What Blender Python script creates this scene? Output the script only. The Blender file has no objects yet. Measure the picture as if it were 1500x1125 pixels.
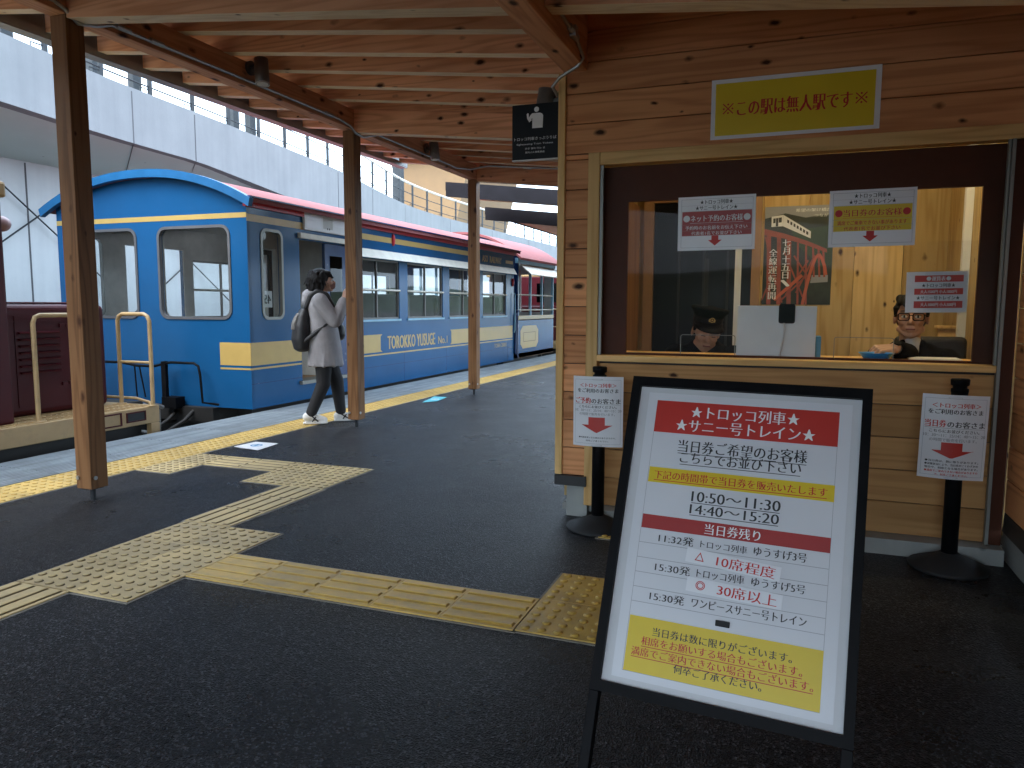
import bpy, bmesh, math, random
from mathutils import Matrix, Vector, Euler
R = math.radians
random.seed(7)
SC = bpy.context.scene
COL = SC.collection
# ------------------------------------------------------------------ camera
EYE = 1.15
cam_d = bpy.data.cameras.new('camera'); cam = bpy.data.objects.new('camera', cam_d); COL.objects.link(cam)
cam_d.sensor_width = 36; cam_d.lens = 26.258; cam_d.clip_start = .05; cam_d.clip_end = 4000
def _cam():
    yaw, pit, rol = -.35666, -.104517, .0040234
    f = Vector((math.sin(yaw)*math.cos(pit), math.cos(yaw)*math.cos(pit), math.sin(pit)))
    r = Vector((math.cos(yaw), -math.sin(yaw), 0)); u = r.cross(f)
    r2 = math.cos(rol)*r + math.sin(rol)*u; u2 = -math.sin(rol)*r + math.cos(rol)*u
    m = Matrix((r2, u2, -f)).transposed().to_4x4(); m.translation = (0, 0, EYE)
    return m
cam.matrix_world = _cam()
SC.camera = cam
# ------------------------------------------------------------------ sky and sun (overcast)
SUN_EL, SUN_AZ = R(50), R(205)          # azimuth clockwise from +Y
w = bpy.data.worlds.new('World'); SC.world = w; w.use_nodes = True
nt = w.node_tree; bg = nt.nodes['Background']
sky = nt.nodes.new('ShaderNodeTexSky'); sky.sky_type = 'NISHITA'; sky.sun_disc = False
sky.sun_elevation = SUN_EL; sky.sun_rotation = SUN_AZ; sky.dust_density = 4.0; sky.air_density = 1.0; sky.ozone_density = .6
# overcast: the clear sky seen through a thick bright cloud layer with soft variation
tc = nt.nodes.new('ShaderNodeTexCoord'); cn = nt.nodes.new('ShaderNodeTexNoise'); cn.inputs['Scale'].default_value = 2.2; cn.inputs['Detail'].default_value = 6
nt.links.new(tc.outputs['Generated'], cn.inputs['Vector'])
cr_ = nt.nodes.new('ShaderNodeValToRGB'); cr_.color_ramp.elements[0].position = .3; cr_.color_ramp.elements[1].position = .75
cr_.color_ramp.elements[0].color = (.44, .58, .74, 1); cr_.color_ramp.elements[1].color = (.74, .93, 1.12, 1); nt.links.new(cn.outputs[0], cr_.inputs[0])
sc_ = nt.nodes.new('ShaderNodeVectorMath'); sc_.operation = 'SCALE'; sc_.inputs['Scale'].default_value = 9.0; nt.links.new(cr_.outputs[0], sc_.inputs[0])
mx_ = nt.nodes.new('ShaderNodeMix'); mx_.data_type = 'RGBA'; mx_.inputs[0].default_value = .8
nt.links.new(sky.outputs[0], mx_.inputs[6]); nt.links.new(sc_.outputs[0], mx_.inputs[7])
nt.links.new(mx_.outputs[2], bg.inputs[0]); bg.inputs[1].default_value = .15
sd = bpy.data.lights.new('sun', 'SUN'); sd.energy = .5; sd.angle = R(60); sd.color = (1, .975, .94)
so = bpy.data.objects.new('sun', sd); COL.objects.link(so)
sv = Vector((math.sin(SUN_AZ)*math.cos(SUN_EL), math.cos(SUN_AZ)*math.cos(SUN_EL), math.sin(SUN_EL)))
so.rotation_euler = sv.to_track_quat('Z', 'Y').to_euler(); so.location = sv*60
SC.view_settings.view_transform = 'Standard'; SC.view_settings.look = 'None'
SC.view_settings.gamma = 1; SC.view_settings.exposure = 2.6
SC.cycles.max_bounces = 8; SC.cycles.diffuse_bounces = 5; SC.cycles.transparent_max_bounces = 16
SC.cycles.use_denoising = True
try: SC.cycles.caustics_reflective = False; SC.cycles.caustics_refractive = False
except Exception: pass

# ------------------------------------------------------------------ helpers: materials
def lin(c):
    return tuple((x/12.92 if x <= .04045 else ((x+.055)/1.055)**2.4) for x in [v/255 for v in c])
def principled(name, col, rough=.6, metal=0, spec=.5):
    m = bpy.data.materials.new(name); m.use_nodes = True
    b = m.node_tree.nodes['Principled BSDF']
    b.inputs['Base Color'].default_value = (*col, 1); b.inputs['Roughness'].default_value = rough
    b.inputs['Metallic'].default_value = metal; b.inputs['Specular IOR Level'].default_value = spec
    return m, m.node_tree, b
def N(nt, kind, **kw):
    n = nt.nodes.new(kind)
    for k, v in kw.items():
        if k.startswith('i_'):
            key = k[2:]; key = int(key) if key.isdigit() else key.replace('_', ' ')
            n.inputs[key].default_value = v
        else: setattr(n, k, v)
    return n
def L(nt, a, b): nt.links.new(a, b)
def ramp(nt, stops):
    n = nt.nodes.new('ShaderNodeValToRGB'); e = n.color_ramp.elements
    while len(e) < len(stops): e.new(.5)
    for x, (p, c) in zip(e, stops):
        x.position = p; x.color = (*c, 1) if len(c) == 3 else c
    return n
def mathn(nt, op, a, b=None, clamp=False):
    n = nt.nodes.new('ShaderNodeMath'); n.operation = op; n.use_clamp = clamp
    for i, v in enumerate((a, b)):
        if v is None: continue
        if isinstance(v, (int, float)): n.inputs[i].default_value = v
        else: L(nt, v, n.inputs[i])
    return n.outputs[0]
def mixc(nt, fac, a, b, mode='MIX'):
    n = nt.nodes.new('ShaderNodeMix'); n.data_type = 'RGBA'; n.blend_type = mode
    for k, v in ((0, fac), (6, a), (7, b)):
        if isinstance(v, (int, float)): n.inputs[k].default_value = v
        elif isinstance(v, tuple): n.inputs[k].default_value = (*v, 1) if len(v) == 3 else v
        else: L(nt, v, n.inputs[k])
    return n.outputs[2]
def pos(nt): return N(nt, 'ShaderNodeNewGeometry').outputs['Position']
def plain(name, col, rough=.6, metal=0, var=.12, scale=6, bump=0, bscale=60, spec=.5, dirt=None, dscale=1.5, damt=.5, rnd=0):
    """paint / metal / cloth with a little real-world unevenness"""
    m, t, b = principled(name, col, rough, metal, spec)
    p = pos(t)
    n = N(t, 'ShaderNodeTexNoise', i_Scale=scale, i_Detail=5.0, i_Roughness=.6); L(t, p, n.inputs['Vector'])
    r = ramp(t, [(.3, tuple(c*(1-var) for c in col)), (.7, tuple(min(1, c*(1+var)) for c in col))]); L(t, n.outputs[0], r.inputs[0])
    out = r.outputs[0]
    if dirt:
        d = N(t, 'ShaderNodeTexNoise', i_Scale=dscale, i_Detail=8.0, i_Roughness=.7); L(t, p, d.inputs['Vector'])
        dr = ramp(t, [(.48, (0, 0, 0)), (.72, (damt,)*3)]); L(t, d.outputs[0], dr.inputs[0])
        out = mixc(t, dr.outputs[0], out, dirt)
    if rnd:
        at = N(t, 'ShaderNodeAttribute', attribute_name='rnd'); tn = N(t, 'ShaderNodeMapRange', i_To_Min=1-rnd, i_To_Max=1+rnd*.4); L(t, at.outputs['Fac'], tn.inputs[0]); out = mixc(t, 1.0, out, tn.outputs[0], 'MULTIPLY')
    L(t, out, b.inputs['Base Color'])
    rr = N(t, 'ShaderNodeMapRange', i_To_Min=max(0, rough-.08), i_To_Max=min(1, rough+.08)); L(t, n.outputs[0], rr.inputs[0]); L(t, rr.outputs[0], b.inputs['Roughness'])
    if bump:
        n2 = N(t, 'ShaderNodeTexNoise', i_Scale=bscale, i_Detail=4.0); L(t, p, n2.inputs['Vector'])
        bm = N(t, 'ShaderNodeBump', i_Strength=bump, i_Distance=.01); L(t, n2.outputs[0], bm.inputs['Height']); L(t, bm.outputs[0], b.inputs['Normal'])
    return m
def wood(name, axis, light, dark, rough=.55, knots=1.0, ring=1.0, knotcol=(.05, .018, .007)):
    """sawn softwood with grain along one axis, per-board tint from the 'rnd' attribute, and knots"""
    m, t, b = principled(name, light, rough, 0, .16)
    p = pos(t); at = N(t, 'ShaderNodeAttribute', attribute_name='rnd')
    off = N(t, 'ShaderNodeVectorMath', operation='SCALE'); off.inputs[0].default_value = (7.3, 11.1, 5.7); L(t, at.outputs['Fac'], off.inputs['Scale'])
    ad = N(t, 'ShaderNodeVectorMath', operation='ADD'); L(t, p, ad.inputs[0]); L(t, off.outputs[0], ad.inputs[1])
    ai = 'XYZ'.index(axis)
    s = [9.0]*3; s[ai] = .55
    mp = N(t, 'ShaderNodeMapping'); mp.inputs['Scale'].default_value = s; L(t, ad.outputs[0], mp.inputs['Vector'])
    n1 = N(t, 'ShaderNodeTexNoise', i_Scale=1.0, i_Detail=2.0, i_Roughness=.45); L(t, mp.outputs[0], n1.inputs['Vector'])
    sn = mathn(t, 'SINE', mathn(t, 'MULTIPLY', n1.outputs[0], 46.0*ring))
    rings = mathn(t, 'POWER', mathn(t, 'ADD', mathn(t, 'MULTIPLY', sn, .5), .5), 2.2)
    s2 = [220.0]*3; s2[ai] = 5.0
    mp2 = N(t, 'ShaderNodeMapping'); mp2.inputs['Scale'].default_value = s2; L(t, ad.outputs[0], mp2.inputs['Vector'])
    n2 = N(t, 'ShaderNodeTexNoise', i_Scale=1.0, i_Detail=3.0); L(t, mp2.outputs[0], n2.inputs['Vector'])
    n3 = N(t, 'ShaderNodeTexNoise', i_Scale=1.7, i_Detail=3.0); L(t, ad.outputs[0], n3.inputs['Vector'])
    f = mathn(t, 'ADD', mathn(t, 'MULTIPLY', rings, .5), mathn(t, 'MULTIPLY', n2.outputs[0], .45))
    f = mathn(t, 'ADD', f, mathn(t, 'MULTIPLY', mathn(t, 'SUBTRACT', n3.outputs[0], .5), .9))
    r = ramp(t, [(.05, light), (.5, tuple((a+c)/2 for a, c in zip(light, dark))), (.95, dark)]); L(t, f, r.inputs[0])
    tint = N(t, 'ShaderNodeMapRange', i_To_Min=.74, i_To_Max=1.18); L(t, at.outputs['Fac'], tint.inputs[0])
    c = mixc(t, 1.0, r.outputs[0], tint.outputs[0], 'MULTIPLY')
    if knots:
        s3 = [10.0]*3; s3[ai] = 5.2
        mp3 = N(t, 'ShaderNodeMapping'); mp3.inputs['Scale'].default_value = s3
        wv = N(t, 'ShaderNodeTexNoise', i_Scale=30.0, i_Detail=1.0); L(t, p, wv.inputs['Vector'])
        wo = N(t, 'ShaderNodeVectorMath', operation='SCALE', i_Scale=.012); L(t, wv.outputs['Color'], wo.inputs[0])
        wa = N(t, 'ShaderNodeVectorMath', operation='ADD'); L(t, ad.outputs[0], wa.inputs[0]); L(t, wo.outputs[0], wa.inputs[1])
        L(t, wa.outputs[0], mp3.inputs['Vector'])
        v = N(t, 'ShaderNodeTexVoronoi', i_Scale=1.0, i_Randomness=1.0); L(t, mp3.outputs[0], v.inputs['Vector'])
        sep = N(t, 'ShaderNodeSeparateColor'); L(t, v.outputs['Color'], sep.inputs[0])
        thr = mathn(t, 'ADD', mathn(t, 'MULTIPLY', sep.outputs[0], .22*knots), .07*knots)
        k = mathn(t, 'SUBTRACT', 1.0, mathn(t, 'DIVIDE', v.outputs['Distance'], mathn(t, 'ADD', thr, .001)), True)
        kr = ramp(t, [(0.0, (0, 0, 0)), (.35, (.55,)*3), (.6, (1, 1, 1))]); L(t, k, kr.inputs[0])
        c = mixc(t, kr.outputs[0], c, knotcol)
    L(t, c, b.inputs['Base Color'])
    bm = N(t, 'ShaderNodeBump', i_Strength=.25, i_Distance=.002); L(t, f, bm.inputs['Height']); L(t, bm.outputs[0], b.inputs['Normal'])
    return m
def glass(name, tint=(.9, .95, .95), refl=1.0, rough=.01, dirt=0):
    m = bpy.data.materials.new(name); m.use_nodes = True; t = m.node_tree; t.nodes.clear()
    o = N(t, 'ShaderNodeOutputMaterial'); mx = N(t, 'ShaderNodeMixShader'); tr = N(t, 'ShaderNodeBsdfTransparent'); gl = N(t, 'ShaderNodeBsdfGlossy', i_Roughness=rough)
    tr.inputs[0].default_value = (*tint, 1)
    fr = N(t, 'ShaderNodeLayerWeight', i_Blend=.22)
    L(t, mathn(t, 'MULTIPLY', fr.outputs[0], refl), mx.inputs[0]); L(t, tr.outputs[0], mx.inputs[1]); L(t, gl.outputs[0], mx.inputs[2]); L(t, mx.outputs[0], o.inputs[0])
    if dirt:
        df = N(t, 'ShaderNodeBsdfDiffuse'); df.inputs[0].default_value = (.5, .5, .48, 1)
        n = N(t, 'ShaderNodeTexNoise', i_Scale=3.0, i_Detail=6.0); L(t, pos(t), n.inputs['Vector'])
        m2 = N(t, 'ShaderNodeMixShader'); L(t, mathn(t, 'MULTIPLY', n.outputs[0], dirt), m2.inputs[0]); L(t, mx.outputs[0], m2.inputs[1]); L(t, df.outputs[0], m2.inputs[2]); L(t, m2.outputs[0], o.inputs[0])
    return m
def asphalt():
    m, t, b = principled('asphalt', (.02, .02, .024), .5, 0, .1)
    p = pos(t)
    v = N(t, 'ShaderNodeTexVoronoi', i_Scale=170.0); L(t, p, v.inputs['Vector'])
    sep = N(t, 'ShaderNodeSeparateColor'); L(t, v.outputs['Color'], sep.inputs[0])
    r = ramp(t, [(0, (.004, .004, .005)), (.55, (.009, .009, .011)), (.8, (.025, .0255, .029)), (.97, (.1, .1, .11))]); L(t, sep.outputs[0], r.inputs[0])
    n = N(t, 'ShaderNodeTexNoise', i_Scale=.9, i_Detail=7.0, i_Roughness=.62); L(t, p, n.inputs['Vector'])
    r2 = ramp(t, [(.3, (.6, .6, .62)), (.7, (1.35, 1.35, 1.38))]); L(t, n.outputs[0], r2.inputs[0])
    c = mixc(t, 1.0, r.outputs[0], r2.outputs[0], 'MULTIPLY')
    # rolled patches, dust along walking lines and small pale spots
    pn = N(t, 'ShaderNodeTexNoise', i_Scale=.35, i_Detail=9.0, i_Roughness=.7, i_Distortion=.6); L(t, p, pn.inputs['Vector'])
    pr_ = ramp(t, [(.45, (0, 0, 0)), (.62, (.42, .42, .42))]); L(t, pn.outputs[0], pr_.inputs[0]); c = mixc(t, pr_.outputs[0], c, (.04, .04, .043))
    v2 = N(t, 'ShaderNodeTexVoronoi', i_Scale=5.0); L(t, p, v2.inputs['Vector']); gs = ramp(t, [(.016, (.7, .7, .7)), (.03, (0, 0, 0))]); L(t, v2.outputs['Distance'], gs.inputs[0]); c = mixc(t, gs.outputs[0], c, (.09, .09, .09))
    L(t, c, b.inputs['Base Color'])
    rr = N(t, 'ShaderNodeMapRange', i_From_Min=.3, i_From_Max=.7, i_To_Min=.2, i_To_Max=.44); L(t, n.outputs[0], rr.inputs[0]); L(t, rr.outputs[0], b.inputs['Roughness'])
    h = mathn(t, 'ADD', v.outputs['Distance'], mathn(t, 'MULTIPLY', sep.outputs[1], .6))
    bm = N(t, 'ShaderNodeBump', i_Strength=.85, i_Distance=.005); L(t, h, bm.inputs['Height']); L(t, bm.outputs[0], b.inputs['Normal'])
    return m
def concrete(name, c1, c2, streak=True, scale=1.2):
    m, t, b = principled(name, c1, .85, 0, .3)
    p = pos(t)
    n = N(t, 'ShaderNodeTexNoise', i_Scale=scale, i_Detail=9.0, i_Roughness=.65); L(t, p, n.inputs['Vector'])
    mp = N(t, 'ShaderNodeMapping'); mp.inputs['Scale'].default_value = (4.0, 4.0, .22); L(t, p, mp.inputs['Vector'])
    n2 = N(t, 'ShaderNodeTexNoise', i_Scale=1.6, i_Detail=6.0); L(t, mp.outputs[0], n2.inputs['Vector'])
    f = mathn(t, 'ADD', mathn(t, 'MULTIPLY', n.outputs[0], .6), mathn(t, 'MULTIPLY', n2.outputs[0], .4 if streak else 0.0))
    r = ramp(t, [(.3, c2), (.65, c1)]); L(t, f, r.inputs[0])
    v = N(t, 'ShaderNodeTexVoronoi', i_Scale=2.6); L(t, p, v.inputs['Vector'])
    k = ramp(t, [(.025, (.55, .55, .56)), (.05, (1, 1, 1))]); L(t, v.outputs['Distance'], k.inputs[0])
    L(t, mixc(t, 1.0, r.outputs[0], k.outputs[0], 'MULTIPLY'), b.inputs['Base Color'])
    n4 = N(t, 'ShaderNodeTexNoise', i_Scale=45.0, i_Detail=5.0); L(t, p, n4.inputs['Vector'])
    bm = N(t, 'ShaderNodeBump', i_Strength=.2, i_Distance=.01); L(t, n4.outputs[0], bm.inputs['Height']); L(t, bm.outputs[0], b.inputs['Normal'])
    return m
def emit(name, col, s):
    m = bpy.data.materials.new(name); m.use_nodes = True; t = m.node_tree; t.nodes.clear()
    o = N(t, 'ShaderNodeOutputMaterial'); e = N(t, 'ShaderNodeEmission', i_Strength=s); e.inputs[0].default_value = (*col, 1); L(t, e.outputs[0], o.inputs[0]); return m
def gravel():
    m, t, b = principled('gravel', (.12, .11, .1), .9)
    v = N(t, 'ShaderNodeTexVoronoi', i_Scale=18.0); L(t, pos(t), v.inputs['Vector'])
    sep = N(t, 'ShaderNodeSeparateColor'); L(t, v.outputs['Color'], sep.inputs[0])
    r = ramp(t, [(0, (.06, .055, .05)), (1, (.2, .19, .175))]); L(t, sep.outputs[0], r.inputs[0]); L(t, r.outputs[0], b.inputs['Base Color'])
    bm = N(t, 'ShaderNodeBump', i_Strength=1.0, i_Distance=.05); L(t, v.outputs['Distance'], bm.inputs['Height']); L(t, bm.outputs[0], b.inputs['Normal'])
    return m

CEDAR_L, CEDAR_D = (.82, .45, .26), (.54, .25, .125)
PINE_L, PINE_D = (.64, .45, .2), (.45, .28, .1)
M = {}
for a in 'XYZ':
    M['cedar'+a] = wood('cedar_grain_'+a, a, CEDAR_L, CEDAR_D)
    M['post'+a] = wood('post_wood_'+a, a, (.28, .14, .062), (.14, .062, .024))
    M['pale'+a] = wood('bounce_lit_wood_'+a, a, (.9, .76, .55), (.72, .55, .36), knots=.6)  # bounce light painted into the colour of rafter and tie beam undersides
    M['ply'+a] = wood('plywood_grain_'+a, a, PINE_L, PINE_D, knots=.75, ring=.8)
M['boardX'] = wood('wall_board_x', 'X', (.78, .37, .165), (.52, .205, .08), knots=.8)
M['pale_board'] = wood('pale_counter_board', 'X', (.62, .345, .14), (.45, .22, .08), knots=.55)
M['boardY'] = wood('wall_board_y', 'Y', (.78, .37, .165), (.52, .205, .08), knots=.8)
M['trim'] = wood('trim_wood', 'Z', (.86, .56, .24), (.62, .36, .13), knots=0)
M['trimX'] = wood('trim_wood_x', 'X', (.86, .56, .24), (.62, .36, .13), knots=0)
M['brown'] = plain('brown_stained_panel', (.075, .024, .012), .5, var=.18, scale=3, spec=.15)
M['door_wood'] = wood('door_wood', 'Z', (.3, .15, .055), (.2, .09, .03), knots=0)
M['asphalt'] = asphalt(); M['gravel'] = gravel()
M['yellow'] = plain('yellow_tile', (.62, .40, .075), .5, var=.14, scale=9, dirt=(.2, .15, .08), dscale=5, damt=.5, rnd=.22)
M['yellow_worn'] = plain('worn_yellow_tile', (.53, .395, .175), .6, var=.12, scale=7, dirt=(.25, .2, .13), dscale=4, damt=.55, rnd=.22)
M['yellow_dirt_shade'] = plain('dirty_shaded_relief', (.15, .11, .05), .7, var=.2, scale=20)  # dirt plus painted-in shade on the sides of studs and bars
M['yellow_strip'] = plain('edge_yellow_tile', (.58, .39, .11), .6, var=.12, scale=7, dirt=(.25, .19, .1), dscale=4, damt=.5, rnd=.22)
M['yellow_dirt_shade2'] = plain('dusty_shaded_relief', (.36, .22, .035), .6, var=.25, scale=20)  # lighter mix of dirt and shade, coloured onto the relief sides
M['grout'] = plain('grey_grout', (.22, .2, .17), .85, var=.2, scale=30)
M['grate'] = plain('ribbed_edge_tile', (.27, .31, .34), .7, var=.14, scale=5, dirt=(.14, .15, .16), dscale=3, rnd=.22)
M['grate_gap'] = plain('dark_groove', (.07, .075, .08), .9, var=.2)  # groove floor, darker than the ribs
M['conc'] = concrete('pale_concrete', (.215, .222, .226), (.165, .172, .178))
M['conc_wall'] = concrete('retaining_wall_concrete', (.52, .53, .53), (.42, .43, .44))
M['conc_soffit'] = concrete('soffit_concrete', (.6, .68, .64), (.52, .6, .56), False)
M['bed'] = concrete('track_slab_concrete', (.6, .6, .58), (.45, .45, .43), False, 2)
M['conc_base'] = concrete('foundation_concrete', (.36, .37, .35), (.24, .25, .24), True, 3)
M['conc_dark'] = concrete('platform_side_concrete', (.3, .3, .29), (.2, .2, .19), True, 2)
M['joint'] = plain('dark_joint', (.08, .08, .085), .9)
M['black'] = plain('black_metal', (.006, .006, .007), .5, var=.3, scale=15, spec=.08)
M['black_rubber'] = plain('black_rubber', (.02, .021, .022), .6, var=.25, scale=10, bump=.1, spec=.25)
M['black_sign'] = plain('black_sign_face', (.006, .007, .009), .4, spec=.2)
M['fascia'] = plain('dark_metal_fascia', (.012, .011, .014), .6, var=.25, scale=4, spec=.12)
M['flash'] = plain('dark_flashing', (.02, .019, .019), .55)
M['steel'] = plain('galvanised_steel', (.42, .43, .43), .4, .8, var=.15, scale=12)
M['alu'] = plain('aluminium', (.22, .22, .2), .5, .6, var=.08)
M['rail_grey'] = plain('grey_rail_paint', (.035, .038, .042), .6, var=.2, spec=.15)
M['gutter'] = plain('grey_gutter_sheet', (.3, .31, .31), .5)
M['handrail'] = plain('pale_handrail', (.5, .48, .45), .5)
M['lamp'] = plain('lamp_housing', (.16, .15, .14), .45, .3)
M['white'] = plain('white_plastic', (.75, .76, .76), .45, var=.04)
M['paper'] = plain('white_paper', (.8, .8, .82), .55, var=.03, scale=3)
M['poster_paper'] = plain('poster_paper', (.66, .67, .70), .35, var=.03, scale=3)
M['board_white'] = plain('board_white', (.58, .585, .60), .5, var=.04)
M['gloss_paper'] = plain('laminated_paper', (.78, .79, .82), .3, var=.03, scale=3)
M['ink'] = plain('black_ink', (.02, .02, .022), .5, var=.05)
M['ink_red'] = plain('red_ink', (.55, .018, .012), .5, var=.05)
M['ink_grey'] = plain('faded_grey_ink', (.28, .28, .3), .5, var=.05)
M['ink_white'] = plain('white_ink', (.82, .82, .82), .5, var=.03)
M['red_band'] = plain('red_print', (.52, .03, .02), .42, var=.08, scale=4)
M['dark_red_band'] = plain('dark_red_print', (.36, .018, .016), .42, var=.06)
M['yellow_band'] = plain('yellow_print', (.72, .52, .008), .42, var=.05, scale=4)
M['blue'] = plain('blue_train_paint', (.009, .08, .205), .2, var=.07, scale=2, spec=.28, dirt=(.02, .085, .2), dscale=2.2, damt=.25)
M['roof_blue'] = plain('blue_roof_edge_paint', (.012, .1, .235), .4, spec=.3)
M['navy'] = plain('dark_blue_paint', (.012, .035, .12), .25)
M['lt_blue'] = plain('light_blue_paint', (.22, .42, .55), .4)
M['gold'] = plain('gold_paint', (.46, .31, .095), .35, var=.06)
M['red_paint'] = plain('red_paint', (.5, .02, .03), .35)
M['red_roof'] = plain('faded_red_roof', (.26, .085, .085), .75, var=.15, scale=3, spec=.15)
M['cream'] = plain('cream_paint', (.7, .67, .58), .5)
M['maroon'] = plain('maroon_paint', (.06, .007, .011), .35, var=.12, scale=3, spec=.15, dirt=(.05, .015, .016), dscale=3, damt=.4)
M['tan'] = plain('tan_paint', (.42, .28, .13), .45, var=.1, scale=5, dirt=(.2, .14, .08), dscale=6)
M['under'] = plain('underframe_black', (.015, .014, .013), .7, var=.3)
M['rubber'] = plain('window_seal', (.09, .09, .095), .5)
M['seat'] = plain('grey_seat', (.14, .15, .17), .8)
M['train_in'] = plain('train_interior', (.5, .5, .47), .6)
M['brass_wood'] = plain('inner_door_wood', (.32, .17, .07), .5)
M['glass'] = glass('window_glass', (.97, .985, .985), .3)
M['train_glass'] = glass('train_window_glass', (.93, .95, .94), 1.2, dirt=.1)
M['acrylic'] = glass('clear_acrylic', (.95, .96, .96), 1.0, dirt=.03)
M['dark_glass'] = glass('dark_door_glass', (.16, .18, .18), 1.2)
M['ochre'] = plain('ochre_wall', (.17, .095, .04), .7, var=.1, scale=2)
M['tan_soffit'] = wood('tan_soffit_boards', 'Y', (.55, .36, .18), (.42, .26, .12), knots=0)
M['skin'] = plain('skin', (.52, .29, .19), .5, var=.06, scale=20)
M['skin_f'] = plain('skin_light', (.56, .34, .25), .5, var=.06, scale=20)
M['hair'] = plain('black_hair', (.006, .005, .005), .6, spec=.2, var=.4, scale=60, bump=.5, bscale=160)
M['coat'] = plain('grey_wool_coat', (.29, .278, .29), .95, var=.12, scale=12, bump=.5, bscale=120)
M['trousers'] = plain('black_cloth', (.012, .012, .014), .85, var=.3, scale=10, bump=.3, bscale=90)
M['uniform'] = plain('dark_uniform_cloth', (.006, .0065, .009), .9, spec=.1, var=.2, bump=.2, bscale=120)
M['shirt'] = plain('white_shirt', (.7, .7, .7), .7)
M['shoe'] = plain('white_shoe', (.66, .65, .62), .55)
M['bag'] = plain('black_nylon', (.016, .016, .018), .55, var=.3, bump=.3, bscale=40)
M['bag_grey'] = plain('grey_nylon', (.16, .15, .14), .65, var=.2, bump=.3, bscale=40)
M['mask'] = plain('brown_face_mask', (.2, .1, .08), .8)
M['pinkish'] = plain('pinkish_lamp', (.4, .25, .25), .4)
M['tray'] = plain('blue_tray', (.03, .28, .72), .4)
M['orange'] = plain('orange_cloth', (.6, .16, .03), .8)
M['green_dark'] = plain('dark_green_print', (.02, .027, .02), .6, var=.5, scale=9)
M['bridge_red'] = plain('red_bridge_print', (.3, .055, .025), .45, var=.2, scale=15)
M['bridge_red2'] = plain('bright_red_bridge_print', (.48, .09, .03), .45, var=.15)
M['blue_print'] = plain('blue_print', (.05, .25, .5), .5)
M['cyan'] = plain('cyan_sticker', (.1, .5, .6), .5)
M['hill'] = plain('wooded_hillside', (.055, .085, .04), .9, var=.5, scale=.06, bump=1, bscale=.3)
M['lens'] = plain('lamp_lens', (.6, .6, .58), .2)
M['tube'] = emit('booth_lamp_light', (1, .86, .52), 9)

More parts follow.
